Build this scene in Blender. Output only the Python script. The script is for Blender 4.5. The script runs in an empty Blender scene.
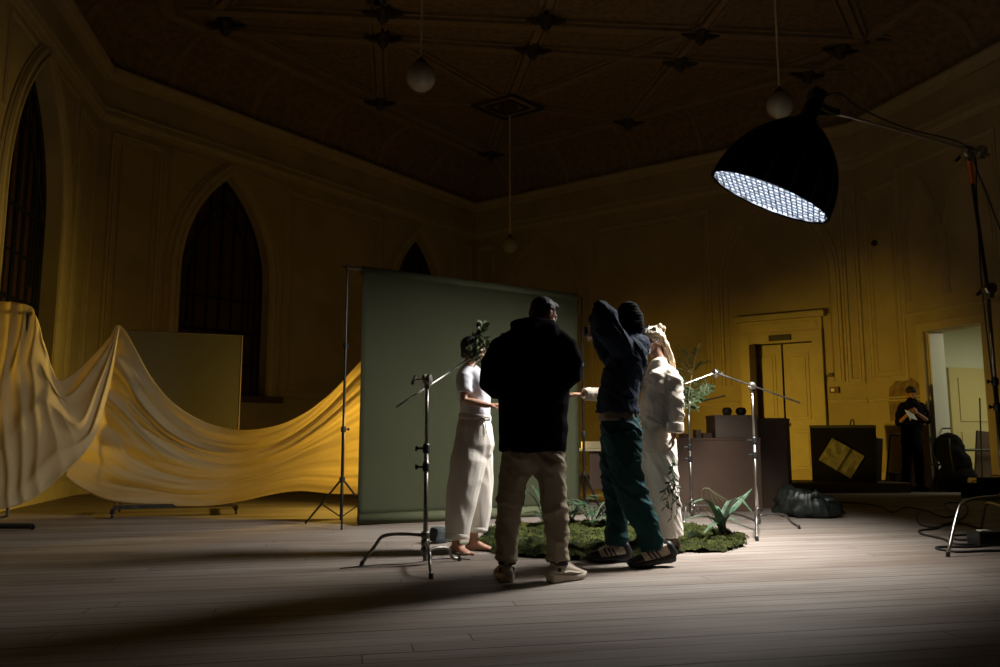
import bpy, bmesh, math, random
from mathutils import Vector, Matrix, noise
random.seed(7)
C = bpy.context.scene.collection
PI = math.pi
V = Vector
# ------------------------------------------------------------------ camera
F = 790.0; H = .92; TH = math.atan(102.5/F)
ct, st = math.cos(TH), math.sin(TH)
cam = bpy.data.objects.new('camera', bpy.data.cameras.new('camera'))
C.objects.link(cam); cam.location = (0, 0, H); cam.rotation_euler = (PI/2+TH, 0, 0)
cam.data.sensor_width = 36; cam.data.lens = 36*F/1000; cam.data.clip_end = 200
bpy.context.scene.camera = cam
def ray(x, y):
    a = (x-500)/F; b = (333.5-y)/F
    return V((a, ct-b*st, st+b*ct))
def atz(x, y, Z=0.0):            # point seen at pixel x,y lying at height Z
    r = ray(x, y); t = (Z-H)/r.z
    return V((r.x*t, r.y*t, Z))
def aty(x, y, Y):                # point seen at pixel x,y at distance Y
    r = ray(x, y); t = Y/r.y
    return V((r.x*t, Y, H+r.z*t))

# ------------------------------------------------------------------ materials
def mat(name, col, rough=.6, metal=0, noise_amt=0, noise_scale=8, bump=0, bump_scale=40, emit=None, estr=0, trans=0, spec=.5, col2=None, sheen=0, stretch=(1,1,1)):
    m = bpy.data.materials.new(name); m.use_nodes = True
    nt = m.node_tree; b = nt.nodes['Principled BSDF']
    b.inputs['Base Color'].default_value = (*col, 1)
    b.inputs['Roughness'].default_value = rough; b.inputs['Metallic'].default_value = metal
    b.inputs['Specular IOR Level'].default_value = spec
    if sheen: b.inputs['Sheen Weight'].default_value = sheen
    if emit: b.inputs['Emission Color'].default_value = (*emit, 1); b.inputs['Emission Strength'].default_value = estr
    tc = nt.nodes.new('ShaderNodeTexCoord'); mp = nt.nodes.new('ShaderNodeMapping')
    mp.inputs['Scale'].default_value = stretch
    nt.links.new(tc.outputs['Object'], mp.inputs['Vector'])
    if noise_amt or col2:
        n = nt.nodes.new('ShaderNodeTexNoise'); n.inputs['Scale'].default_value = noise_scale; n.inputs['Detail'].default_value = 5
        r = nt.nodes.new('ShaderNodeValToRGB'); r.color_ramp.elements[0].position = .35; r.color_ramp.elements[1].position = .65
        c2 = col2 or [max(0, c*(1-noise_amt)) for c in col]
        r.color_ramp.elements[0].color = (*c2, 1); r.color_ramp.elements[1].color = (*col, 1)
        nt.links.new(mp.outputs[0], n.inputs['Vector']); nt.links.new(n.outputs['Fac'], r.inputs['Fac']); nt.links.new(r.outputs['Color'], b.inputs['Base Color'])
    if bump:
        n2 = nt.nodes.new('ShaderNodeTexNoise'); n2.inputs['Scale'].default_value = bump_scale; n2.inputs['Detail'].default_value = 4
        bp = nt.nodes.new('ShaderNodeBump'); bp.inputs['Strength'].default_value = bump; bp.inputs['Distance'].default_value = .01
        nt.links.new(mp.outputs[0], n2.inputs['Vector']); nt.links.new(n2.outputs['Fac'], bp.inputs['Height']); nt.links.new(bp.outputs[0], b.inputs['Normal'])
    if trans:   # thin translucent sheet
        tr = nt.nodes.new('ShaderNodeBsdfTranslucent'); tr.inputs['Color'].default_value = (*col, 1)
        mx = nt.nodes.new('ShaderNodeMixShader'); mx.inputs[0].default_value = trans
        out = nt.nodes['Material Output']
        nt.links.new(b.outputs[0], mx.inputs[1]); nt.links.new(tr.outputs[0], mx.inputs[2]); nt.links.new(mx.outputs[0], out.inputs['Surface'])
    return m
M = {}
M['plaster'] = mat('plaster', (.46,.39,.25), .85, noise_amt=.18, noise_scale=1.3, bump=.15, bump_scale=30, spec=.2)
M['moulding'] = mat('plaster_moulding', (.50,.43,.29), .75, noise_amt=.1, noise_scale=6, spec=.2)
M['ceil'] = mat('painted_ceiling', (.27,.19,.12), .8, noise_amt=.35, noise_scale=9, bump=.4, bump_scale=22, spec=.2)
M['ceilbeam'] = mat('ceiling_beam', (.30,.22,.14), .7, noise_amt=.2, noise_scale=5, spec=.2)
M['boss'] = mat('carved_boss', (.03,.02,.015), .5)
M['door'] = mat('door_paint', (.50,.43,.25), .55, noise_amt=.12, noise_scale=3)
M['darkwood'] = mat('dark_wood', (.07,.04,.025), .5, noise_amt=.4, noise_scale=6, stretch=(1,1,8))
M['brownboard'] = mat('brown_board', (.085,.047,.028), .7, noise_amt=.15, noise_scale=4)
M['greyboard'] = mat('grey_board', (.11,.078,.058), .75, noise_amt=.1, noise_scale=5)
M['black'] = mat('black_paint', (.012,.012,.012), .45)
M['seam'] = mat('seam_tape', (.05,.05,.055), .5)
M['blackfab'] = mat('black_fabric', (.006,.006,.007), .9, spec=.08, bump=.3, bump_scale=200)
M['blackmetal'] = mat('black_metal', (.02,.02,.02), .35, metal=.5)
M['steel'] = mat('steel', (.55,.54,.50), .28, metal=1)
M['dsteel'] = mat('worn_steel', (.22,.21,.19), .35, metal=.9, noise_amt=.4, noise_scale=20)
M['paper'] = mat('olive_paper', (.085,.094,.050), .8, noise_amt=.06, noise_scale=2, spec=.25)
M['cloth'] = mat('draped_muslin', (.82,.72,.47), .85, noise_amt=.07, noise_scale=5, trans=.5, spec=.1, bump=.2, bump_scale=120)
M['glass'] = mat('dark_glass', (.055,.028,.016), .5, spec=.3)
M['iron'] = mat('window_iron', (.008,.007,.006), .6, spec=.2)
M['night'] = mat('night_wall', (.045,.02,.012), .9)
M['globe'] = mat('opal_glass', (.34,.31,.26), .15, spec=.5)
M['cord'] = mat('lamp_cord', (.8,.7,.5), .6)
M['hoodieblack'] = mat('black_jersey', (.0045,.0045,.006), .95, spec=.04, bump=.3, bump_scale=150)
M['hoodienavy'] = mat('navy_jersey', (.013,.020,.036), .9, spec=.08, bump=.3, bump_scale=150)
M['teal'] = mat('teal_cotton', (.011,.046,.048), .85, spec=.12, bump=.3, bump_scale=150, noise_amt=.15)
M['khaki'] = mat('khaki_cotton', (.34,.29,.21), .85, spec=.12, bump=.3, bump_scale=140, noise_amt=.1)
M['cream'] = mat('cream_fleece', (.62,.54,.45), .9, spec=.1, bump=.4, bump_scale=120, noise_amt=.06)
M['linen'] = mat('cream_linen', (.74,.69,.62), .9, spec=.1, bump=.4, bump_scale=140, noise_amt=.06)
M['tee'] = mat('white_cotton', (.74,.75,.82), .85, spec=.1, bump=.2, bump_scale=140)
M['under'] = mat('grey_undershirt', (.14,.11,.08), .9)
M['skin'] = mat('skin', (.50,.27,.18), .5, noise_amt=.08, noise_scale=30)
M['skintan'] = mat('tanned_skin', (.36,.17,.11), .5, noise_amt=.08, noise_scale=30)
M['hairdark'] = mat('dark_hair', (.012,.008,.006), .5, bump=.6, bump_scale=60, stretch=(6,6,1))
M['hairblond'] = mat('blond_hair', (.72,.58,.38), .5, noise_amt=.4, noise_scale=30, bump=.8, bump_scale=50, stretch=(5,5,1))
M['beanie'] = mat('knit_black', (.006,.006,.007), .95, bump=.5, bump_scale=90, spec=.05)
M['mask'] = mat('mask_blue', (.45,.62,.68), .8)
M['eye'] = mat('eye_white', (.7,.68,.65), .2)
M['shoebeige'] = mat('shoe_suede_beige', (.46,.39,.30), .75, noise_amt=.25, noise_scale=25)
M['shoesole'] = mat('shoe_sole_bone', (.52,.45,.35), .6)
M['shoeblack'] = mat('shoe_black', (.012,.012,.013), .5)
M['sock'] = mat('dark_sock', (.015,.014,.014), .9)
M['boot'] = mat('brown_boot', (.07,.025,.018), .5)
M['leaf'] = mat('leaf_green', (.022,.055,.025), .5, noise_amt=.4, noise_scale=14)
M['leafpale'] = mat('leaf_pale', (.085,.125,.045), .55, noise_amt=.35, noise_scale=18)
M['leafvar'] = mat('leaf_striped', (.075,.115,.075), .35, col2=(.015,.045,.022), noise_scale=22)
M['stem'] = mat('stem', (.10,.10,.045), .6)
M['moss'] = mat('moss', (.040,.044,.009), .95, col2=(.006,.011,.003), noise_scale=7, spec=.1)
M['fire'] = mat('fire_red', (.08,.01,.008), .5)
M['foil'] = mat('crumpled_foil', (.30,.29,.22), .6, metal=.0, bump=.9, bump_scale=14, noise_amt=.3, noise_scale=12)
M['green_bag'] = mat('dark_green_plastic', (.012,.018,.015), .45, noise_amt=.3, noise_scale=9, bump=.5, bump_scale=14)
M['cable'] = mat('black_rubber', (.01,.01,.01), .6)
M['pale'] = mat('pale_corridor_paint', (.62,.64,.52), .8)
M['ochre'] = mat('ochre_door_paint', (.55,.47,.22), .7)
M['white'] = mat('white_enamel', (.75,.75,.7), .4)
M['peel'] = mat('bare_plaster_patch', (.26,.19,.11), .95, noise_amt=.4, noise_scale=10)
M['gridedge'] = mat('grid_edge_shade', (.09,.10,.12), .8)  # dark colour paints the shade at the outer edges of the grid walls
M['arm'] = mat('satin_steel', (.62,.61,.58), .42, metal=.55)
M['gridfab'] = mat('grid_fabric', (.34,.36,.40), .8)
M['silver'] = mat('silver_lining', (.7,.7,.72), .35, metal=.7)
M['diff'] = mat('lit_diffuser', (.8,.8,.8), .9, emit=(.88,.94,1.0), estr=20)
M['orange'] = mat('orange_tape', (.7,.12,.02), .5)

# floor: long worn planks
def floor_mat():
    m = bpy.data.materials.new('worn_planks'); m.use_nodes = True; nt = m.node_tree; L = nt.links.new; b = nt.nodes['Principled BSDF']
    tc = nt.nodes.new('ShaderNodeTexCoord'); mp = nt.nodes.new('ShaderNodeMapping'); mp.inputs['Rotation'].default_value = (0, 0, -math.radians(11.5)); mp.inputs['Location'].default_value = (20.3, .1, 0)
    L(tc.outputs['Object'], mp.inputs[0])
    br = nt.nodes.new('ShaderNodeTexBrick'); br.offset = .37; br.inputs['Scale'].default_value = 1
    br.inputs['Brick Width'].default_value = 5.5; br.inputs['Row Height'].default_value = .135; br.inputs['Mortar Size'].default_value = .0035
    br.inputs['Color1'].default_value = (.30,.268,.236,1); br.inputs['Color2'].default_value = (.245,.212,.185,1); br.inputs['Mortar'].default_value = (.10,.065,.05,1)
    br.inputs['Bias'].default_value = 0
    sx = nt.nodes.new('ShaderNodeSeparateXYZ'); L(mp.outputs[0], sx.inputs[0])
    dv = nt.nodes.new('ShaderNodeMath'); dv.operation = 'DIVIDE'; dv.inputs[1].default_value = .135; L(sx.outputs[1], dv.inputs[0])
    fl = nt.nodes.new('ShaderNodeMath'); fl.operation = 'FLOOR'; L(dv.outputs[0], fl.inputs[0])
    wn = nt.nodes.new('ShaderNodeTexWhiteNoise'); wn.noise_dimensions = '1D'; L(fl.outputs[0], wn.inputs['W'])
    ma = nt.nodes.new('ShaderNodeMath'); ma.operation = 'MULTIPLY_ADD'; ma.inputs[1].default_value = 5.5; L(wn.outputs['Value'], ma.inputs[0]); L(sx.outputs[0], ma.inputs[2])
    cx = nt.nodes.new('ShaderNodeCombineXYZ'); L(ma.outputs[0], cx.inputs[0]); L(sx.outputs[1], cx.inputs[1]); br.offset = 0
    L(cx.outputs[0], br.inputs['Vector'])
    m2 = nt.nodes.new('ShaderNodeMapping'); m2.inputs['Scale'].default_value = (1.2, 16, 1); L(mp.outputs[0], m2.inputs[0])
    n = nt.nodes.new('ShaderNodeTexNoise'); n.inputs['Scale'].default_value = 1.6; n.inputs['Detail'].default_value = 8; L(m2.outputs[0], n.inputs['Vector'])
    r = nt.nodes.new('ShaderNodeValToRGB'); r.color_ramp.elements[0].position = .3; r.color_ramp.elements[1].position = .62
    r.color_ramp.elements[0].color = (.55,.50,.47,1); r.color_ramp.elements[1].color = (1,1,1,1); L(n.outputs['Fac'], r.inputs[0])
    mu = nt.nodes.new('ShaderNodeMix'); mu.data_type = 'RGBA'; mu.blend_type = 'MULTIPLY'; mu.inputs[0].default_value = .5
    L(br.outputs['Color'], mu.inputs[6]); L(r.outputs[0], mu.inputs[7])
    # worn streaks and stains
    m3 = nt.nodes.new('ShaderNodeMapping'); m3.inputs['Scale'].default_value = (.5, 3.2, 1); L(mp.outputs[0], m3.inputs[0])
    n3 = nt.nodes.new('ShaderNodeTexNoise'); n3.inputs['Scale'].default_value = 1.1; n3.inputs['Detail'].default_value = 6; L(m3.outputs[0], n3.inputs['Vector'])
    r3 = nt.nodes.new('ShaderNodeValToRGB'); r3.color_ramp.elements[0].position = .33; r3.color_ramp.elements[1].position = .55
    r3.color_ramp.elements[0].color = (.60,.50,.44,1); r3.color_ramp.elements[1].color = (1,1,1,1); L(n3.outputs['Fac'], r3.inputs[0])
    mu2 = nt.nodes.new('ShaderNodeMix'); mu2.data_type = 'RGBA'; mu2.blend_type = 'MULTIPLY'; mu2.inputs[0].default_value = .7
    L(mu.outputs[2], mu2.inputs[6]); L(r3.outputs[0], mu2.inputs[7])
    b2 = nt.nodes.new('ShaderNodeTexBrick'); b2.inputs['Scale'].default_value = 1; b2.inputs['Brick Width'].default_value = 90; b2.inputs['Row Height'].default_value = .405; b2.offset = .5
    b2.inputs['Mortar Size'].default_value = .006; b2.inputs['Mortar Smooth'].default_value = .3
    b2.inputs['Color1'].default_value = (1,1,1,1); b2.inputs['Color2'].default_value = (.90,.87,.84,1); b2.inputs['Mortar'].default_value = (.13,.065,.05,1); L(mp.outputs[0], b2.inputs['Vector'])
    mu3 = nt.nodes.new('ShaderNodeMix'); mu3.data_type = 'RGBA'; mu3.blend_type = 'MULTIPLY'; mu3.inputs[0].default_value = 1
    L(mu2.outputs[2], mu3.inputs[6]); L(b2.outputs['Color'], mu3.inputs[7]); L(mu3.outputs[2], b.inputs['Base Color'])
    # wider gaps every few boards
    bp = nt.nodes.new('ShaderNodeBump'); bp.inputs['Strength'].default_value = .35; bp.inputs['Distance'].default_value = .004
    ad = nt.nodes.new('ShaderNodeMath'); ad.operation = 'SUBTRACT'; L(n.outputs['Fac'], ad.inputs[0]); L(br.outputs['Fac'], ad.inputs[1]); L(ad.outputs[0], bp.inputs['Height'])
    L(bp.outputs[0], b.inputs['Normal']); b.inputs['Roughness'].default_value = .62; b.inputs['Specular IOR Level'].default_value = .3
    return m
M['floor'] = floor_mat()

# ------------------------------------------------------------------ object helpers
def link(name, me, m=None, parent=None, loc=None, smooth=False):
    o = bpy.data.objects.new(name, me); C.objects.link(o)
    if m is not None and not me.materials: me.materials.append(m)
    if parent: o.parent = parent
    if loc is not None: o.location = loc
    if smooth:
        for p in me.polygons: p.use_smooth = True
    return o
def bmobj(name, bm, m, parent=None, loc=None, smooth=False):
    bmesh.ops.recalc_face_normals(bm, faces=bm.faces[:])
    me = bpy.data.meshes.new(name); bm.to_mesh(me); bm.free()
    return link(name, me, m, parent, loc, smooth)
def empty(name, loc=(0,0,0), rz=0):
    o = bpy.data.objects.new(name, None); C.objects.link(o); o.location = loc; o.rotation_euler = (0,0,rz); o.empty_display_size = .1
    return o
def tag(o, label=None, cat=None, group=None, kind=None):
    if label: o['label'] = label
    if cat: o['category'] = cat
    if group: o['group'] = group
    if kind: o['kind'] = kind
    return o
def box(bm, c, s, rot=None, bev=0):
    g = bmesh.ops.create_cube(bm, size=1)['verts']
    mtx = Matrix.Translation(V(c)) @ (rot.to_4x4() if rot else Matrix()) @ Matrix.Diagonal((*s, 1))
    bmesh.ops.transform(bm, matrix=mtx, verts=g)
    if bev:
        es = list({e for v in g for e in v.link_edges})
        bmesh.ops.bevel(bm, geom=es, offset=bev, segments=2, affect='EDGES', profile=.6)
def RZ(a): return Matrix.Rotation(a, 3, 'Z')
def tube(bm, pts, rad, seg=10, ref=None, cap=True, rnd=False):
    """loft through pts; rad = list of radii or (a,b) pairs, a along side axis"""
    pts = [V(p) for p in pts]
    if not isinstance(rad, (list, tuple)): rad = [rad]*len(pts)
    R = [(r, r) if not isinstance(r, (list, tuple)) else r for r in rad]
    if rnd:   # rounded ends
        def ext(p0, p1, r0):
            d = (p0-p1).normalized(); m_ = min(r0)
            return [(p0+d*m_*k, (r0[0]*q, r0[1]*q)) for k, q in ((.5,.87),(.85,.53),(.98,.2))]
        a = ext(pts[0], pts[1], R[0]); z = ext(pts[-1], pts[-2], R[-1])
        pts = [p for p, _ in a[::-1]]+pts+[p for p, _ in z]; R = [r for _, r in a[::-1]]+R+[r for _, r in z]
    n = len(pts); rings = []; side = None
    for i, p in enumerate(pts):
        if i == 0: t = pts[1]-pts[0]
        elif i == n-1: t = pts[-1]-pts[-2]
        else: t = (pts[i+1]-pts[i]).normalized()+(pts[i]-pts[i-1]).normalized()
        if t.length < 1e-9: t = V((0,0,1))
        t.normalize()
        if ref is not None: s0 = V(ref)
        elif side is None: s0 = V((1,0,0)) if abs(t.x) < .9 else V((0,1,0))
        else: s0 = side
        side = s0 - t*s0.dot(t)
        if side.length < 1e-6: side = t.orthogonal()
        side.normalize(); up = t.cross(side)
        a, b = R[i]
        rings.append([bm.verts.new(p+side*math.cos(2*PI*k/seg)*a+up*math.sin(2*PI*k/seg)*b) for k in range(seg)])
    for i in range(n-1):
        for k in range(seg):
            bm.faces.new((rings[i][k], rings[i][(k+1)%seg], rings[i+1][(k+1)%seg], rings[i+1][k]))
    if cap:
        bm.faces.new(rings[0][::-1]); bm.faces.new(rings[-1])
def ell(bm, c, r, rot=None, u=16, v=10):
    g = bmesh.ops.create_uvsphere(bm, u_segments=u, v_segments=v, radius=1)['verts']
    bmesh.ops.transform(bm, matrix=Matrix.Translation(V(c)) @ (rot.to_4x4() if rot else Matrix()) @ Matrix.Diagonal((*r, 1)), verts=g)
def lathe(bm, prof, c=(0,0,0), seg=24, axis=None):
    rings = []; q = V((0,0,1)).rotation_difference(V(axis).normalized()).to_matrix() if axis is not None else Matrix.Identity(3)
    for r, z in prof:
        rings.append([bm.verts.new(V(c)+q@V((r*math.cos(2*PI*k/seg), r*math.sin(2*PI*k/seg), z))) for k in range(seg)])
    for i in range(len(rings)-1):
        for k in range(seg):
            bm.faces.new((rings[i][k], rings[i][(k+1)%seg], rings[i+1][(k+1)%seg], rings[i+1][k]))
    for rr, f in ((rings[0], -1), (rings[-1], 1)):
        if f < 0: bm.faces.new(rr[::-1])
        else: bm.faces.new(rr)
def smooth_path(pts, n=6):
    pts = [V(p) for p in pts]; out = []
    P = [pts[0]*2-pts[1]]+pts+[pts[-1]*2-pts[-2]]
    for i in range(1, len(P)-2):
        for k in range(n):
            t = k/n; a, b, c, d = P[i-1], P[i], P[i+1], P[i+2]
            out.append(.5*((2*b)+(c-a)*t+(2*a-5*b+4*c-d)*t*t+(3*b-a-3*c+d)*t**3))
    out.append(pts[-1]); return out
dg = bpy.context.evaluated_depsgraph_get
def remesh(bm, vox=.012, smooth=4, fold=None):
    """fuse overlapping closed shapes into one continuous skin"""
    me = bpy.data.meshes.new('tmp'); bmesh.ops.recalc_face_normals(bm, faces=bm.faces[:]); bm.to_mesh(me); bm.free()
    o = bpy.data.objects.new('tmp', me); C.objects.link(o)
    md = o.modifiers.new('r', 'REMESH'); md.mode = 'VOXEL'; md.voxel_size = vox
    if smooth:
        sm = o.modifiers.new('s', 'SMOOTH'); sm.factor = .5; sm.iterations = smooth
    bpy.context.view_layer.update()
    me2 = bpy.data.meshes.new_from_object(o.evaluated_get(dg()))
    C.objects.unlink(o); bpy.data.objects.remove(o); bpy.data.meshes.remove(me)
    if fold:
        nv = [v.normal.copy() for v in me2.vertices]
        for v, n_ in zip(me2.vertices, nv): v.co += n_*fold(v.co)
    for p in me2.polygons: p.use_smooth = True
    return me2
def folds(amp, sx=3, sy=3, sz=9, seed=0, warp=.5):
    def f(p):
        q = V((p.x*sx+seed, p.y*sy, p.z*sz))
        w = noise.noise(q*.7+V((5,3,seed)))*warp
        n1 = noise.noise(q+V((w,w,w*2)))
        n2 = noise.noise(q*2.1+V((3,seed,1)))
        return amp*((1-abs(n1)*2.2)*.6+n2*.5-.35)
    return f

# ------------------------------------------------------------------ the hall
ZC = 7.1                    # cornice
AB = V((-6.726, 12.762)); BC = V((-.680, 20.877)); CD = V((7.119, 15.264))
dA = (V((-6.289,10.584))-AB).normalized(); A1 = AB+dA*17
dD = (V((7.955,12.401))-CD).normalized(); D1 = CD+dD*19.6
class Wall:
    def __init__(s, name, P, Q, openings=(), z1=ZC, inner=None):
        s.name = name; s.P = P; s.d = (Q-P).normalized(); s.L = (Q-P).length
        s.n = V((s.d.y, -s.d.x))
        if (V((0, 8))-P).dot(s.n) < 0: s.n = -s.n       # towards the room
        # wall frame: x along, y up, z towards room
        X = V((s.d.x, s.d.y, 0)); Z = V((s.n.x, s.n.y, 0)); Y = V((0,0,1))
        s.flip = X.cross(Y).dot(Z) < 0
        s.M = Matrix(((X.x,Y.x,Z.x,P.x),(X.y,Y.y,Z.y,P.y),(X.z,Y.z,Z.z,0),(0,0,0,1)))
        cu = bpy.data.curves.new('tmp', 'CURVE'); cu.dimensions = '2D'; cu.fill_mode = 'BOTH'; cu.extrude = .175
        for poly in [[(0,0),(s.L,0),(s.L,z1),(0,z1)]]+list(openings):
            sp = cu.splines.new('POLY'); sp.points.add(len(poly)-1); sp.use_cyclic_u = True
            for p, q in zip(sp.points, poly): p.co = (q[0], q[1], 0, 1)
        o = bpy.data.objects.new('tmp', cu); C.objects.link(o); bpy.context.view_layer.update()
        me = bpy.data.meshes.new_from_object(o.evaluated_get(dg())); C.objects.unlink(o); bpy.data.objects.remove(o)
        me.transform(s.M @ Matrix.Translation((0,0,-.175)))
        if s.flip: me.flip_normals()
        s.o = link(name, me, M['plaster']); tag(s.o, kind='structure')
    def w(s, x, z, off=0):
        p = s.P+s.d*x+s.n*off
        return V((p.x, p.y, z))
    def mould(s, pts, closed=False, wd=.09, dp=.035, name='panel_moulding', m=None, parent='self', off=0):
        bm = bmesh.new(); n = len(pts); pr = [(-.5,0),(-.5,.35),(-.38,.9),(-.18,1),(-.1,.4),(.1,.4),(.18,1),(.38,.9),(.5,.35),(.5,0)]
        P = [V((p[0],p[1])) for p in pts]; rings = []
        for i in range(n):
            a = P[i-1] if (i or closed) else None; b = P[(i+1)%n] if (i < n-1 or closed) else None
            if a is None: t = (b-P[i]).normalized(); k = 1
            elif b is None: t = (P[i]-a).normalized(); k = 1
            else:
                t1 = (P[i]-a).normalized(); t2 = (b-P[i]).normalized(); t = (t1+t2).normalized(); k = 1/max(.4, t.dot(t1))
            nn = V((-t.y, t.x))*k
            rings.append([bm.verts.new(s.w(P[i].x+nn.x*q[0]*wd, P[i].y+nn.y*q[0]*wd, off+q[1]*dp-.002)) for q in pr])
        for i in range(n if closed else n-1):
            r0, r1 = rings[i], rings[(i+1)%n]
            for k in range(len(pr)-1): bm.faces.new((r0[k], r0[k+1], r1[k+1], r1[k]))
            bm.faces.new((r0[-1], r0[0], r1[0], r1[-1]))
        if not closed: bm.faces.new(rings[0]); bm.faces.new(rings[-1][::-1])
        return bmobj(name, bm, m or M['moulding'], s.o if parent == 'self' else parent)
def gothic(c, hw, z0, zs, za, n=12):
    """pointed arch outline, from the lower left up and over to the lower right"""
    h = za-zs; R = (h*h+hw*hw)/(2*hw)
    a1 = math.asin(min(1, h/R)); pts = [(c-hw, z0)]
    for i in range(n+1):
        a = a1*i/n; pts.append((c-hw+R-R*math.cos(a), zs+R*math.sin(a)))
    right = [(2*c-x, z) for x, z in pts[:-1]][::-1]
    return pts+right
winA = (2.48, .98, 1.5, 3.9, 6.04); winB = (2.56, .96, 1.68, 3.9, 5.90); winB2 = (7.95, .93, 1.68, 3.9, 5.82)
wA2 = (7.3, .95, 1.5, 3.9, 5.92)
WA = Wall('wall_left_near', AB, A1, [gothic(*winA), gothic(*wA2)])
WB = Wall('wall_left', AB, BC, [gothic(*winB), gothic(*winB2)])
WC = Wall('wall_back', BC, CD, [[(7.34,0.001),(7.34,2.84),(8.64,2.84),(8.64,0.001)]])
WD = Wall('wall_right', CD, D1, [[(1.45,0.001),(1.45,2.75),(2.66,2.75),(2.66,0.001)]])
WE = Wall('wall_front', A1, D1)
# floor and ceiling
poly = [AB, BC, CD, D1, A1]
def flat(name, pts, z, m, th=0, parent=None):
    bm = bmesh.new(); a = [bm.verts.new((p.x, p.y, z)) for p in pts]
    if th:
        b = [bm.verts.new((p.x, p.y, z+th)) for p in pts]; bm.faces.new(a[::-1]); bm.faces.new(b)
        for i in range(len(a)): bm.faces.new((a[i], a[(i+1)%len(a)], b[(i+1)%len(a)], b[i]))
    else: bm.faces.new(a)
    return bmobj(name, bm, m, parent)
cen = V((1.2, 8.5))
outp = [p+(p-cen).normalized()*.5 for p in poly]
tag(flat('floor', outp, -.15, M['floor'], .15), kind='structure')
def inset(pl, d):
    n = len(pl); out = []
    for i in range(n):
        a, b, c = pl[i-1], pl[i], pl[(i+1)%n]
        n1 = V(((b-a).y, -(b-a).x)).normalized(); n2 = V(((c-b).y, -(c-b).x)).normalized()
        bis = (n1+n2).normalized(); out.append(b+bis*(d/max(.3, bis.dot(n1))))
    return out
ins = inset(poly, 1.0)
if (ins[0]-cen).length > (poly[0]-cen).length: ins = inset(poly, -1.0); SG = -1
else: SG = 1
ZT = 8.0
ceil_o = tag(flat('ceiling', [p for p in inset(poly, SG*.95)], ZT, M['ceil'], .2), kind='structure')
# coved band between cornice and flat ceiling (curved)
bm = bmesh.new(); rings = []
for k in range(7):
    a = PI/2*k/6
    d = 1.05*(1-math.cos(a))+.0; z = ZC+.0+(ZT-ZC)*math.sin(a)
    rings.append([bm.verts.new((p.x, p.y, z)) for p in inset(poly, SG*d)])
for i in range(6):
    for k in range(5): bm.faces.new((rings[i][k], rings[i][(k+1)%5], rings[i+1][(k+1)%5], rings[i+1][k]))
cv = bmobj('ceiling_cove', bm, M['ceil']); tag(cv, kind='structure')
cv.name = 'ceiling_cove'
# cove ribs
for (P, Q) in ((AB, BC), (BC, CD), (CD, D1), (A1, AB)):
    L = (Q-P).length; d = (Q-P)/L; n = V((d.y, -d.x))
    if (cen-P).dot(n) < 0: n = -n
    k = 1.2
    while k < min(L-1, 13):
        b = P+d*k if (P-A1).length > .1 else Q-d*k
        bm = bmesh.new()
        path = [V((b.x+n.x*1.05*(1-math.cos(PI/2*j/6)), b.y+n.y*1.05*(1-math.cos(PI/2*j/6)), ZC+(ZT-ZC)*math.sin(PI/2*j/6)-.01)) for j in range(7)]
        tube(bm, path, [(.07,.035)]*7, 6, ref=(d.x,d.y,0)); bmobj('rib', bm, M['ceilbeam'], cv); k += 1.75
# cornices
def run(name, d0, prof, m=M['moulding'], pl=poly):
    bm = bmesh.new(); rings = [[bm.verts.new((p.x, p.y, z)) for p in inset(pl, SG*(d0+x))] for x, z in prof]
    n = len(prof)
    for i in range(n):
        for k in range(len(pl)): bm.faces.new((rings[i][k], rings[i][(k+1)%len(pl)], rings[(i+1)%n][(k+1)%len(pl)], rings[(i+1)%n][k]))
    o = bmobj(name, bm, m); tag(o, kind='structure'); return o
run('trim_1', 0, [(0,ZC-.16),(.05,ZC-.16),(.07,ZC-.1),(.13,ZC-.07),(.16,ZC),(.16,ZC+.05),(.10,ZC+.07),(0,ZC+.07)])
run('trim_2', 0, [(0,6.20),(.035,6.20),(.045,6.26),(.075,6.30),(.075,6.36),(.03,6.38),(.03,6.42),(.05,6.44),(.05,6.48),(0,6.48)])
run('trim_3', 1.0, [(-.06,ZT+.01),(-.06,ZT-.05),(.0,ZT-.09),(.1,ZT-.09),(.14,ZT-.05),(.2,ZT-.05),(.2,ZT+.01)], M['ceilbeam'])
run('baseboard_hall', 0, [(0,0),(.03,0),(.03,.2),(.015,.24),(0,.24)])
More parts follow.
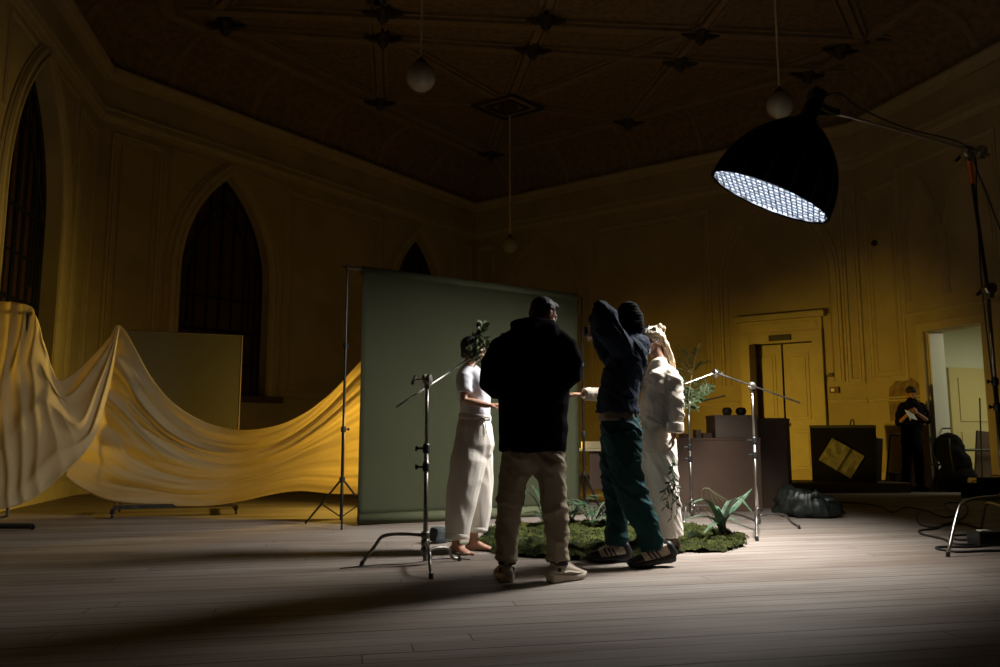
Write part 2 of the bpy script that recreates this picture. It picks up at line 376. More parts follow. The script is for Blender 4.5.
# ceiling beams, bosses and rosette
def beam(p, q, w=.16, h=.10, name='beam'):
    p = V(p); q = V(q); L = (q-p).length; a = math.atan2(q.y-p.y, q.x-p.x); bm = bmesh.new()
    c = (p+q)/2
    box(bm, (c.x, c.y, ZT-h/2+.01), (L, w, h), RZ(a)); 
    for s_ in (-1, 1):
        o_ = V((-math.sin(a), math.cos(a)))*s_*(w*.5+.07)
        box(bm, (c.x+o_.x, c.y+o_.y, ZT-.02), (L, .05, .06), RZ(a))
    bmobj(name, bm, M['ceilbeam'], ceil_o)
ros = V((.17, 16.16))
nA, nB_ = V((-6.2,12.2)), V((9.0,13.75))
beam((-5.2,12.33), (7.6,13.45)); beam((-5.0,13.0), (6.9,14.6))
for a_, b_ in (((-2.0,12.0),(-2.53,15.95)), ((.78,12.3),(.17,16.16)), ((3.55,12.9),(.17,16.16)), ((-2.07,13.2),(.17,16.16)), ((-2.53,15.9),(.17,16.16)), ((2.87,17.0),(.17,16.16)), ((.17,16.16),(-.2,19.0)),
               ((3.52,13.1),(2.87,17.0)), ((6.21,13.63),(2.87,17.0)), ((-4.7,12.75),(-2.53,15.9)), ((-2.53,15.9),(-.2,19.0)), ((2.87,17.0),(-.2,19.0)),
               ((-2.0,12.2),(-2.6,6)), ((.78,12.5),(1.3,6)), ((3.52,13.0),(4.5,6)), ((-4.9,12.6),(-2.0,9)), ((6.6,13.6),(3.9,9.5)), ((-3.5,9),(6.5,10.2)), ((-2.6,6),(7.5,7.2))):
    beam(a_, b_, .12, .08)
for bx, by in ((-4.7,12.75),(-1.95,12.37),(-2.07,13.19),(-2.53,15.91),(.78,12.59),(.6,13.63),(3.52,13.09),(3.4,14.13),(6.21,13.63),(5.99,14.62),(2.87,16.97),(-.22,19.0)):
    bm = bmesh.new(); a0 = math.radians(5)
    for k in range(4):      # four-lobed carved boss
        a = a0+PI/2*k; r_ = .34 if k % 2 == 0 else .2
        tube(bm, [(bx, by, ZT-.12), (bx+math.cos(a)*r_*.5, by+math.sin(a)*r_*.5, ZT-.13), (bx+math.cos(a)*r_, by+math.sin(a)*r_, ZT-.09)], [.05,.06,.025], 8)
    lathe(bm, [(.04,-.28),(.09,-.22),(.12,-.14),(.15,-.08),(.15,0)], (bx, by, ZT), 12)
    bmobj('ceiling_boss', bm, M['boss'], ceil_o)
bm = bmesh.new()
for r_ in (.62, .36):
    sq = [V((ros.x+math.cos(PI/2*k+.1)*r_*1.25, ros.y+math.sin(PI/2*k+.1)*r_, ZT-.10)) for k in range(4)]
    for k in range(4): tube(bm, [sq[k], sq[(k+1)%4]], .035, 6)
lathe(bm, [(.03,-.26),(.1,-.2),(.2,-.12),(.24,0)], (ros.x, ros.y, ZT), 16)
bmobj('ceiling_rosette', bm, M['boss'], ceil_o)
bm = bmesh.new(); box(bm, (ros.x, ros.y, ZT-.04), (1.0,.8,.08), RZ(PI/4+.1)); bmobj('rosette_plate', bm, M['ceilbeam'], ceil_o)

# wall mouldings -----------------------------------------------------------
def rect(x0, z0, x1, z1): return [(x0,z0),(x1,z0),(x1,z1),(x0,z1)]
for W_, a, b, z0, z1 in ((WB,.24,1.12,1.75,6.02),(WB,3.92,6.55,1.75,5.95),(WB,9.3,9.95,1.75,5.95),
                         (WC,.16,.62,1.98,5.9),(WC,3.55,6.5,1.98,5.87),(WC,9.28,9.52,1.98,5.87),
                         (WD,.15,.98,1.98,5.65),(WD,3.6,6.2,1.98,5.9),(WA,.2,.95,1.75,5.95),(WA,4.2,5.7,1.75,5.95)):
    W_.mould(rect(a,z0,b,z1), True, .11, .035); 
    if b-a > .5: W_.mould(rect(a+.14,z0+.14,b-.14,z1-.14), True, .035, .02)
# spandrel triangles and big arches
for W_, wn in ((WB, winB), (WB, winB2), (WA, winA), (WA, wA2)):
    c_, hw, z0, zs, za = wn
    W_.mould(gothic(c_, hw+.13, z0, zs, za+.17), False, .2, .05, 'arch_moulding')
    W_.mould(gothic(c_, hw+.33, z0, zs, za+.30), False, .05, .03, 'arch_moulding')
    for s_ in (-1, 1):
        W_.mould([(c_+s_*1.28, 4.9), (c_+s_*1.28, 6.08), (c_+s_*.45, 6.08)], False, .06, .03, 'spandrel_moulding')
    # sill
    bm = bmesh.new(); p = W_.w(c_, z0-.06, .0); box(bm, (p.x, p.y, p.z), (hw*2+.5, .5, .12), RZ(math.atan2(W_.d.y, W_.d.x)), .01); bmobj('window_sill', bm, M['darkwood'], W_.o)
for c_, hw, za in ((2.12,1.15,5.95),(7.95,1.2,5.98)):
    W_ = WC
    W_.mould(gothic(c_, hw, 1.98, 4.2, za), False, .11, .04, 'arch_moulding')
    W_.mould(gothic(c_, hw-.16, 1.98, 4.2, za-.2), False, .035, .02, 'arch_moulding')
for c_, hw in ((1.55,.4),(2.5,.48),(8.0,1.1)):
    WD.mould(gothic(c_, hw, 3.35, 4.3, 5.5), False, .08, .035, 'arch_moulding')
WD.mould(rect(1.03,3.1,3.1,5.85), True, .08, .03)
for (W_, gaps) in ((WB, []), (WC, [(7.1,8.85)]), (WD, [(1.3,2.85)])):   # dado rail
    edges = [0]+[g for gp in gaps for g in gp]+[min(W_.L, 18)]
    for i in range(0, len(edges), 2): W_.mould([(edges[i]+.03,1.60),(edges[i+1]-.03,1.60)], False, .09, .03, 'dado_rail')
# pilaster strips in the corners of the left wall
# windows ------------------------------------------------------------------
def window(W_, wn, idx, nv=3):
    c_, hw, z0, zs, za = wn; e = empty('window_%d' % idx, W_.w(c_, z0, 0)); tag(e, kind='structure')
    inv = Matrix.Translation(-e.location)
    h = za-zs; R = (h*h+hw*hw)/(2*hw)
    def topz(x):
        x = abs(x-c_)
        return zs+math.sqrt(max(0, R*R-(R-hw+x)**2))
    bm = bmesh.new()
    g = gothic(c_, hw-.03, z0+.03, zs, za-.05); P3 = [W_.w(x, z, -.24) for x, z in g]
    tube(bm, P3+[P3[0]], .035, 4)
    ic = hw-.30                                           # inner concentric arch
    g2 = gothic(c_, ic, zs-.9, zs-.1, za-.42, 10); tube(bm, [W_.w(x, z, -.24) for x, z in g2], .02, 4)
    for k in range(-nv, nv+1):
        x = c_+k*hw/(nv+.6); tube(bm, [W_.w(x, z0, -.24), W_.w(x, topz(x)-.05 if abs(k) != nv else topz(x), -.24)], .02 if k else .028, 4)
    z = z0+.62
    while z < zs+.1:
        tube(bm, [W_.w(c_-hw, z, -.24), W_.w(c_+hw, z, -.24)], .03 if abs(z-(z0+1.24)) < .05 or abs(z-(z0+2.48)) < .05 else .02, 4); z += .62
    for s_ in (-1, 1):                                     # tracery in the head
        tube(bm, [W_.w(c_+s_*(hw-.03-.0*t), 0, 0) if False else W_.w(c_+s_*(hw*(1-t)*.95), zs+.1+(za-zs-.5)*math.sin(t*PI/2)*.75, -.24) for t in [i/8 for i in range(9)]], .018, 4)
    f = bmobj('window_frame', bm, M['iron'], e); f.matrix_parent_inverse = inv
    bm = bmesh.new(); a = [bm.verts.new(W_.w(x, z, -.28)) for x, z in gothic(c_, hw, z0, zs, za)]; b = [bm.verts.new(W_.w(x, z, -.272)) for x, z in gothic(c_, hw, z0, zs, za)]
    bm.faces.new(a); bm.faces.new(b[::-1])
    for i in range(len(a)): bm.faces.new((a[i], a[(i+1)%len(a)], b[(i+1)%len(a)], b[i]))
    gl = bmobj('window_glass', bm, M['glass'], e); gl.matrix_parent_inverse = inv
window(WA, winA, 1); window(WB, winB, 2); window(WB, winB2, 3); window(WA, wA2, 4)
# the closed double door ----------------------------------------------------
def wbox(W_, bm, x0, x1, z0, z1, o0, o1, bev=0):
    c_ = W_.w((x0+x1)/2, (z0+z1)/2, (o0+o1)/2); box(bm, c_, (abs(x1-x0), abs(o1-o0), z1-z0), RZ(math.atan2(W_.d.y, W_.d.x)), bev)
d1 = empty('door_1', WC.w(7.99, 0, 0)); tag(d1, kind='structure')
def adopt(o, e): o.parent = e; o.matrix_parent_inverse = Matrix.Translation(-V(e.location)) if e.rotation_euler.z == 0 else e.matrix_basis.inverted(); return o
bm = bmesh.new()
wbox(WC, bm, 7.16,7.36,0,3.05,0,.10,.01); wbox(WC, bm, 8.62,8.82,0,3.05,0,.10,.01); wbox(WC, bm, 7.16,8.82,2.82,3.05,0,.09,.01)
wbox(WC, bm, 7.16,8.82,3.05,3.3,0,.06,.005); wbox(WC, bm, 7.08,8.90,3.3,3.42,0,.2,.02); wbox(WC, bm, 7.26,8.72,3.1,3.24,.05,.08,.01)
adopt(bmobj('door_frame', bm, M['door']), d1)
for x0, x1 in ((7.35,7.97),(8.01,8.63)):
    bm = bmesh.new(); wbox(WC, bm, x0,x1,.02,2.8,-.10,-.05)
    o = adopt(bmobj('door_leaf', bm, M['door']), d1)
    for za_, zb_ in ((.25,1.05),(1.25,2.6)):
        bm = bmesh.new(); wbox(WC, bm, x0+.12,x1-.12,za_,zb_,-.05,-.035,.01); wbox(WC, bm, x0+.18,x1-.18,za_+.06,zb_-.06,-.04,-.02,.01)
        q = bmobj('door_panel', bm, M['door']); q.parent = o; q.matrix_parent_inverse = Matrix()
        q.matrix_parent_inverse = Matrix.Translation(-V(d1.location))@Matrix() if False else Matrix()
    if x0 > 8:
        bm = bmesh.new(); ell(bm, WC.w(8.06,1.15,0), (.035,.035,.035)); q = bmobj('door_knob', bm, M['dsteel']); q.parent = o
bm = bmesh.new(); wbox(WC, bm, 7.2,9,-.0,3.0,-.40,-.36); tag(bmobj('wall_behind_door', bm, M['night']), kind='structure')
# open tall leaf standing in front, seen edge on
bm = bmesh.new(); p = WC.w(7.44, 1.40, .16); box(bm, p, (.13,.22,2.8), RZ(math.atan2(p.y, p.x)-PI/2+.02), .01)
sl = bmobj('standing_panel', bm, M['darkwood']); tag(sl, 'tall dark narrow board standing upright against left jamb of the yellow-lit double door', 'board')
# plaque over door
bm = bmesh.new(); wbox(WC, bm, 7.78,8.22,2.86,2.98,.10,.14,.005); s1 = bmobj('exit_sign', bm, M['black']); tag(s1, 'small dark rectangular sign box above the yellow-lit double door', 'sign')
# fire call point + wires
e = empty('fire_alarm_box', WC.w(8.98,1.80,.0)); tag(e, 'small dark red alarm box on wall right of the double door', 'alarm')
bm = bmesh.new(); wbox(WC, bm, 8.9,9.08,1.76,1.88,.0,.05,.008); adopt(bmobj('housing', bm, M['fire']), e)
bm = bmesh.new(); wbox(WC, bm, 8.93,8.99,1.79,1.85,.045,.056); adopt(bmobj('button', bm, M['white']), e)
bm = bmesh.new(); pp = [WC.w(x,z,.05) for x,z in ((8.92,2.12),(8.86,2.1),(8.83,1.98),(8.82,1.7))]; tube(bm, smooth_path(pp,4), .008, 5); wbox(WC, bm, 8.9,8.98,2.08,2.16,.0,.06)
tag(bmobj('wall_bracket', bm, M['black']), 'small dark bracket with hanging wire beside the double door frame', 'bracket')
bm = bmesh.new(); ell(bm, WD.w(.42,4.6,.04), (.06,.06,.06)); wbox(WD, bm, .39,.45,4.57,4.63,0,.05); tag(bmobj('wall_sensor', bm, M['black']), 'small round dark sensor high on the right wall', 'sensor')
# the open doorway and the corridor beyond ----------------------------------
d2 = empty('door_2', WD.w(2.05,0,0)); tag(d2, kind='structure')
bm = bmesh.new(); wbox(WD, bm, 1.31,1.46,0,2.9,0,.07,.01); wbox(WD, bm, 2.65,2.80,0,2.9,0,.07,.01); wbox(WD, bm, 1.31,2.80,2.75,2.9,0,.075,.01)
wbox(WD, bm, 1.45,1.49,0,2.75,-.34,0); wbox(WD, bm, 2.62,2.66,0,2.75,-.34,0)
adopt(bmobj('door_frame', bm, M['moulding']), d2)
bm = bmesh.new(); wbox(WD, bm, 1.49,1.52,.02,2.72,-.33,-.02,.004); lf = adopt(bmobj('door_leaf', bm, M['white']), d2)
bm = bmesh.new(); q = WD.w(1.53,1.05,-.16); tube(bm, [q, q+V((.03,-.05,0)), q+V((.10,-.07,0))], .014, 6); kn = bmobj('door_handle', bm, M['dsteel']); kn.parent = lf
d3 = empty('door_3', WD.w(.3,0,-2.8)); tag(d3, kind='structure')
bm = bmesh.new(); wbox(WD, bm, .30,.35,0.005,2.25,-3.35,-1.60,.005); fr3 = adopt(bmobj('door_leaf', bm, M['ochre']), d3)
bm = bmesh.new(); wbox(WD, bm, .35,.37,1.2,2.05,-3.2,-1.8,.005); wbox(WD, bm, .35,.37,.2,1.0,-3.2,-1.8,.005); q = bmobj('door_panel', bm, M['ochre']); q.parent = fr3
bm = bmesh.new()
wbox(WD, bm, .3,6.0,-.15,0,-4.6,-.35); tag(bmobj('floor_corridor', bm, M['floor']), kind='structure')
bm = bmesh.new(); wbox(WD, bm, .3,6.0,0,3.4,-4.7,-4.6); tag(bmobj('wall_corridor_back', bm, M['pale']), kind='structure')
bm = bmesh.new(); wbox(WD, bm, .2,.3,0,3.4,-4.6,-.35); tag(bmobj('wall_corridor_left', bm, M['pale']), kind='structure')
bm = bmesh.new(); wbox(WD, bm, 6.0,6.1,0,3.4,-4.6,-.35); tag(bmobj('wall_corridor_right', bm, M['pale']), kind='structure')
bm = bmesh.new(); wbox(WD, bm, .2,6.1,3.4,3.5,-4.7,-.35); tag(bmobj('ceiling_corridor', bm, M['pale']), kind='structure')
# peeling patch near the far person
bm = bmesh.new(); pts = [(.52,1.18),(.50,1.55),(.55,1.82),(.72,1.93),(.9,1.90),(1.08,1.96),(1.24,1.84),(1.28,1.55),(1.20,1.42),(1.02,1.5),(.85,1.36),(.70,1.42),(.62,1.22)]; pts = pts[::-1]
a = [bm.verts.new(WD.w(x,z,.012)) for x, z in pts]; b = [bm.verts.new(WD.w(x,z,.0)) for x, z in pts]; bm.faces.new(a); bm.faces.new(b[::-1])
for i in range(len(a)): bm.faces.new((a[i], a[(i+1)%len(a)], b[(i+1)%len(a)], b[i]))
o = bmobj('plaster_patch', bm, M['peel'], WD.o)

# ------------------------------------------------------------------ pendant globes
def pendant(px, py, rr, Y, label, ztop=ZT, top=None):
    c = aty(px, py, Y); e = empty('pendant_globe_lamp', (c.x, c.y, ztop)); tag(e, label, 'lamp', 'hanging glass globe lamps')
    g = c.z-ztop
    bm = bmesh.new(); ell(bm, (0,0,g), (rr,rr,rr), u=32, v=20); bmobj('glass_globe', bm, M['globe'], e, smooth=True)
    bm = bmesh.new(); lathe(bm, [(.05,g+rr*.93),(.065,g+rr*1.0),(.06,g+rr*1.1),(.02,g+rr*1.3),(.012,g+rr*1.45)], seg=16); bmobj('cap', bm, M['darkwood'], e, smooth=True)
    bm = bmesh.new(); tube(bm, [(0,0,g+rr*1.3),(0,0,0)], .013, 6); bmobj('cord', bm, M['cord'], e)
    bm = bmesh.new(); lathe(bm, [(.02,-.1),(.06,-.05),(.07,0)], seg=16); bmobj('ceiling_canopy', bm, M['darkwood'], e)
pendant(421, 77, .165, 8.3, 'white glass globe lamp hanging upper left of centre, nearest of three', ZT)
pendant(780, 105, .165, 9.2, 'white glass globe lamp hanging just behind the black softbox', ZT)
pendant(510, 245, .165, 16.1, 'smallest distant globe lamp hanging on a long cord from ceiling rosette', ZT-.2)
#SPLIT
# ------------------------------------------------------------------ green paper backdrop on two stands
BL = atz(357, 525); BR = atz(580, 514); BL = V((BL.x, BL.y, 0)); BR = V((BR.x, BR.y, 0))
bd = (BR-BL); BLn = bd.length; bdir = bd.normalized(); bnr = V((bdir.y, -bdir.x, 0))   # towards camera
if bnr.y > 0: bnr = -bnr
zl = aty(360, 268, BL.y).z; zr = aty(580, 296, BR.y).z
bk = empty('paper_backdrop', BL); tag(bk, 'wide olive green studio paper backdrop hanging between two black stands', 'backdrop')
bm = bmesh.new(); NU, NV = 40, 30; g = []
for j in range(NV+1):
    row = []
    for i in range(NU+1):
        u, v = i/NU, j/NV; z = .075+(zl+(zr-zl)*u-.05-.075)*v
        w = .010*math.sin(u*9+v*2)*(1-v)+.008*noise.noise(V((u*4, v*3, 0)))
        p = bdir*(u*BLn)+bnr*w+V((0,0,z)); row.append(bm.verts.new(p))
    g.append(row)
for j in range(NV):
    for i in range(NU): bm.faces.new((g[j][i], g[j][i+1], g[j+1][i+1], g[j+1][i]))
bmesh.ops.solidify(bm, geom=bm.faces[:], thickness=.003)
bmobj('paper_sheet', bm, M['paper'], bk, smooth=True)
bm = bmesh.new(); tube(bm, [bnr*.045+V((0,0,.06)), bdir*BLn+bnr*.045+V((0,0,.06))], .058, 20); bmobj('bottom_roll', bm, M['paper'], bk, smooth=True)
bm = bmesh.new(); tube(bm, [bdir*.0-bnr*.04+V((0,0,zl-.02)), bdir*BLn-bnr*.04+V((0,0,zr-.02))], .05, 20); bmobj('top_roll', bm, M['paper'], bk, smooth=True)
bm = bmesh.new(); tube(bm, [bdir*-.22-bnr*.04+V((0,0,zl)), bdir*(BLn+.06)-bnr*.04+V((0,0,zr))], .018, 10); bmobj('crossbar', bm, M['dsteel'], bk)

def light_stand(loc, h, label, ang=0, leg=.42, parts=True, grp='black light stands'):
    e = empty('light_stand', loc, ang); tag(e, label, 'stand')
    bm = bmesh.new(); tube(bm, [(0,0,.06),(0,0,h*.36)], .017, 10); bmobj('lower_tube', bm, M['blackmetal'], e)
    bm = bmesh.new(); tube(bm, [(0,0,h*.34),(0,0,h*.68)], .0135, 10); bmobj('middle_tube', bm, M['blackmetal'], e)
    bm = bmesh.new(); tube(bm, [(0,0,h*.66),(0,0,h)], .010, 10); bmobj('upper_tube', bm, M['blackmetal'], e)
    for z in (h*.36, h*.68):
        bm = bmesh.new(); lathe(bm, [(.024,z-.03),(.027,z-.02),(.027,z+.02),(.022,z+.03)], seg=12); tube(bm, [(0,0,z),(.055,0,z)], .008, 6); ell(bm, (.06,0,z), (.012,.02,.016), u=8, v=6); bmobj('clamp_collar', bm, M['black'], e)
    for k in range(3):
        a = PI/2+.5+k*2*PI/3; d = V((math.cos(a), math.sin(a), 0)); bm = bmesh.new()
        tube(bm, [d*.02+V((0,0,.46)), d*leg+V((0,0,.012))], .011, 8); bmobj('leg', bm, M['blackmetal'], e)
        bm = bmesh.new(); tube(bm, [d*.02+V((0,0,.10)), d*leg*.55+V((0,0,.215))], .007, 6); bmobj('brace', bm, M['blackmetal'], e)
    bm = bmesh.new(); lathe(bm, [(.026,.44),(.03,.45),(.03,.49),(.02,.5)], seg=12); bmobj('hub', bm, M['black'], e)
    return e
p = atz(341, 526); light_stand((p.x, p.y-.0, 0), zl+.02, 'black light stand holding the left end of green backdrop, on tripod legs', .76, .42)
p = BR+bdir*.07; light_stand((p.x, p.y+.05, 0), zr+.0, 'black light stand holding right end of the green backdrop behind the people', 1.0, .42)

# ------------------------------------------------------------------ C-stands
def frame(o):  # direction helper
    return V(o)
def c_stand(loc, h, feet, label, name='c_stand', r=.0165, m='dsteel', legm='dsteel', zb=.26, hubs=(.05,)):
    e = empty(name, loc); tag(e, label, 'stand')
    L = V(loc)
    bm = bmesh.new(); tube(bm, [(0,0,.03),(0,0,h*.62)], r, 12); bmobj('lower_column', bm, M[m], e, smooth=True)
    bm = bmesh.new(); tube(bm, [(0,0,h*.6),(0,0,h)], r*.78, 12); bmobj('upper_riser', bm, M[m], e, smooth=True)
    for i, f in enumerate(feet):
        f = V(f)-L; d = V((f.x, f.y, 0)).normalized(); R = V((f.x, f.y, 0)).length; z = zb+.0-.055*i; bm = bmesh.new()
        tube(bm, smooth_path([d*.015+V((0,0,z)), d*(R*.40)+V((0,0,z+.01)), d*(R*.68)+V((0,0,z-.005)), d*(R*.80)+V((0,0,z-.07)), d*R+V((0,0,.02))], 5), .0125, 10)
        lg = bmobj('leg', bm, M[legm], e, smooth=True)
        bm = bmesh.new(); tube(bm, [d*(R-.006)+V((0,0,.035)), d*(R+.006)+V((0,0,0))], .016, 8); bmobj('foot_cap', bm, M['black'], lg)
    for k in range(3):
        bm = bmesh.new(); z = zb-.055*k; lathe(bm, [(r*1.5,z-.026),(r*1.9,z-.02),(r*1.9,z+.02),(r*1.5,z+.026)], seg=14); bmobj('leg_collar', bm, M['dsteel'], e, smooth=True)
    for z in (h*.62, h*.52):
        bm = bmesh.new(); lathe(bm, [(r*1.25,z-.035),(r*1.6,z-.025),(r*1.6,z+.025),(r*1.2,z+.035)], seg=12)
        tube(bm, [(0,0,z),(-.07,-.01,z)], .008, 8); tube(bm, [(-.07,-.01,z-.018),(-.07,-.01,z+.018)], .010, 8); bmobj('riser_clamp', bm, M['black'], e)
    return e
def grip_head(e, at, axis, s=1.0, name='grip_head'):
    bm = bmesh.new(); a = V(axis).normalized(); at = V(at)
    lathe(bm, [(.018*s,-.035*s),(.042*s,-.03*s),(.045*s,-.01*s),(.03*s,-.006*s),(.03*s,.006*s),(.045*s,.01*s),(.042*s,.03*s),(.018*s,.035*s)], at, 16, a)
    tube(bm, [at-a*.03*s, at-a*.11*s], .008*s, 8); b = a.orthogonal().normalized(); c_ = at-a*.11*s
    tube(bm, [c_-b*.03*s, c_+b*.03*s], .010*s, 8)
    box(bm, at+V((0,0,-.045*s)), (.04*s,.04*s,.06*s), None, .006)
    g = bmobj(name, bm, M['steel'], e); 
    bm = bmesh.new(); tube(bm, [c_-b*.045*s, c_+b*.045*s], .013*s, 8); q = bmobj('grip_knob', bm, M['black'], g)
    return g
# left C-stand with boom arm
p0 = atz(425, 565); f = [atz(362,566), atz(431,579), atz(459,561)]
zt = aty(430, 379, p0.y).z
cs = c_stand(p0, zt, f, 'grey C-stand with angled arm standing in front of green backdrop', zb=.21)
for z in (zt-.005,): grip_head(cs, (0,0,z), (1,-.25,0), .95)
a0 = aty(398, 407, p0.y-.15)-p0; a1 = aty(473, 357, p0.y+.72)-p0
bm = bmesh.new(); off = V((0,-.045,0)); tube(bm, [a0+off, a1+off], .0085, 10)
am = bmobj('boom_arm', bm, M['arm'], cs, smooth=True)
grip_head(cs, a1+off, (.6,-.6,.3), .75)
HEADARM = p0+a1+off
# right C-stand
p0 = atz(758, 531); f = [atz(755.5,536.5), atz(799,529), atz(722,514)]
f[0] = atz(757, 541); f[2] = atz(725, 520)+V((0,1.0,0))*.25
zt = aty(755, 386, p0.y).z
cr = c_stand(p0, zt, f, 'chrome C-stand with crosswise arm on the bare floor right of moss', m='steel', legm='dsteel', r=.016, zb=.20)
grip_head(cr, (0,0,zt), (-.3,-1,0), .9)
b0 = aty(714, 373, p0.y-.1)-p0; b1 = aty(798, 403, p0.y+.1)-p0; off = V((0,-.05,0))
bm = bmesh.new(); tube(bm, [b0+off, b1+off], .0085, 8); bmobj('boom_arm', bm, M['dsteel'], cr)
grip_head(cr, b0+off, (-.9,-.3,.2), .75)
bm = bmesh.new(); tube(bm, [b0+off, b0+off+V((-.30,0,-.11))], .004, 6); bmobj('short_arm', bm, M['arm'], cr)
# plant stand behind the blonde person
p0 = atz(692, 519); f = [atz(684,526), atz(719,518), atz(700,512)]
zt = aty(691, 404, p0.y).z
pc = c_stand(p0, zt, f, 'slim light stand holding leafy branches beside woman in cream hoodie', m='dsteel', legm='steel', r=.016, zb=.20)
b0 = aty(676, 407, p0.y)-p0; b1 = aty(724, 396, p0.y+.2)-p0
bm = bmesh.new(); tube(bm, [b0+V((0,-.04,0)), b1+V((0,-.04,0))], .008, 8); bmobj('boom_arm', bm, M['blackmetal'], pc)
grip_head(pc, (0,0,zt), (-.3,-1,0), .8)
PS = (p0, zt)

# boom stand for the softbox, at right
p0 = V((4.42, 7.05, 0)); tp = aty(968, 152, 7.0)
bs = c_stand(p0, 2.26, [atz(948,557), V((5.25,6.6,0)), V((4.7,7.9,0))], 'tall steel boom stand at right edge carrying the softbox arm', name='boom_stand', m='dsteel', legm='steel', r=.019, zb=.40)
bm = bmesh.new(); tube(bm, [V((0,0,2.24)), V((tp.x-p0.x, tp.y-p0.y, tp.z))], .016, 10); bmobj('tilted_riser', bm, M['blackmetal'], bs)
bm = bmesh.new(); tp0 = V((tp.x-p0.x, tp.y-p0.y, tp.z)); dd_ = (V((0,0,2.24))-tp0).normalized(); tube(bm, [tp0+dd_*.05, tp0+dd_*.30], .019, 10); 
bmobj('orange_tape', bm, M['orange'], bs)
grip_head(bs, tp0, (0,-1,0), 1.2); grip_head(bs, tp0+V((.10,-.03,.0)), (1,0,-.2), 1.1)
grip_head(bs, V((0.0,-.03,2.24)), (0,-1,0), 1.2)
# softbox ---------------------------------------------------------------
SC = aty(769, 197, 6.8)                       # centre of its mouth
view = (SC-V((0,0,H))).normalized(); rt = view.cross(V((0,0,1))).normalized(); upv = rt.cross(view)
ax = (rt*-.47-upv*.88).normalized(); AX = (ax*.977-view*.213).normalized()    # way it points
sb = empty('parabolic_softbox', SC); tag(sb, 'black umbrella-shaped softbox with lit honeycomb grid hanging from boom arm', 'softbox')
SR = .540; SD = .75
q = V((0,0,1)).rotation_difference(-AX).to_matrix()
bm = bmesh.new(); NS = 16; NR = 12; rings = []
def sprof(t):   # t 0 mouth .. 1 apex
    return SR*(1-t**2.0)**.66 if t < 1 else .0
for thick in (0, 1):
    rr = []
    for i in range(NR+1):
        t = i/NR*.965; r_ = max(.075, sprof(t))-(.012 if thick else 0); z_ = t*SD
        ring = []
        for k in range(NS*4):
            a = 2*PI*k/(NS*4); f_ = (k % 4)/4.0; sag = 1-.022*math.sin(PI*f_)*(1 if i < NR else 0)
            ring.append(bm.verts.new(q@V((r_*sag*math.cos(a), r_*sag*math.sin(a), z_))))
        rr.append(ring)
    rings.append(rr)
n4 = NS*4
def quads(bm, ra, rb, mi=0):
    for k in range(len(ra)):
        f_ = bm.faces.new((ra[k], ra[(k+1)%len(ra)], rb[(k+1)%len(ra)], rb[k])); f_.material_index = mi
for i in range(NR): quads(bm, rings[0][i], rings[0][i+1], 0); quads(bm, rings[1][i], rings[1][i+1], 1)
quads(bm, rings[0][0], rings[1][0], 0); quads(bm, rings[0][-1], rings[1][-1], 0)
me = bpy.data.meshes.new('shell'); bmesh.ops.recalc_face_normals(bm, faces=bm.faces[:]); bm.to_mesh(me); bm.free(); me.materials.append(M['blackfab']); me.materials.append(M['silver'])
link('shell', me, None, sb)
for k in range(NS):
    a = 2*PI*k/NS; bm = bmesh.new(); tube(bm, [q@V(((max(.075, sprof(t))+.002)*math.cos(a), (max(.075, sprof(t))+.002)*math.sin(a), t*SD)) for t in [i/12*.96 for i in range(13)]], .006, 6)
    bmobj('rod_seam', bm, M['seam'], sb, smooth=True)
bm = bmesh.new(); tube(bm, [q@V((SR*1.0*math.cos(2*PI*k/48), SR*1.0*math.sin(2*PI*k/48), 0)) for k in range(49)], .012, 6); bmobj('rim_band', bm, M['blackfab'], sb)
bm = bmesh.new(); lathe(bm, [(SR*.945, .075), (SR*.94, .08)], (0,0,0), 48, -AX); bmobj('diffuser_sheet', bm, M['diff'], sb)
# egg-crate grid
e1 = AX.cross(view).normalized(); e2 = AX.cross(e1).normalized(); e3 = -AX; ca, sa_ = math.cos(.16), math.sin(.16)
qg = Matrix((e1*ca+e2*sa_, e2*ca-e1*sa_, e3)).transposed()
bm = bmesh.new(); step = .05; dpt = .045; R_ = SR*.955; n_ = int(R_/step)
be = bmesh.new()
for axis, stp in ((0, .05), (1, .105)):
    n_ = int(R_/stp)
    for i in range(-n_, n_+1):
        x = i*stp; y = math.sqrt(max(0, R_*R_-x*x))
        if y < .05: continue
        NSG = 24
        def pt(t, z_, o_):
            s_ = -y+2*y*t; wv = .010*math.sin(s_*62.8+i*PI)*axis+.003*noise.noise(V((s_*6, i*.7, 1)))
            return V((x+wv+o_, s_, z_)) if axis == 0 else V((s_, x+wv+o_, z_))
        for bmx, z0_, z1_, t_ in ((bm, .018, .062, .0025), (be, .006, .018, .006 if axis else .004)):
            A_ = [[bmx.verts.new(qg@pt(k/NSG, z_, o_)) for z_, o_ in ((z0_,-t_),(z0_,t_),(z1_,t_),(z1_,-t_))] for k in range(NSG+1)]
            for k in range(NSG): quads(bmx, A_[k], A_[k+1])
            bmx.faces.new(A_[0][::-1]); bmx.faces.new(A_[-1])
bmobj('grid_edge_shade', be, M['gridedge'], sb)  # thin dark strips imitating shaded cell edges, so the rows stand apart
bmobj('honeycomb_grid', bm, M['gridfab'], sb)
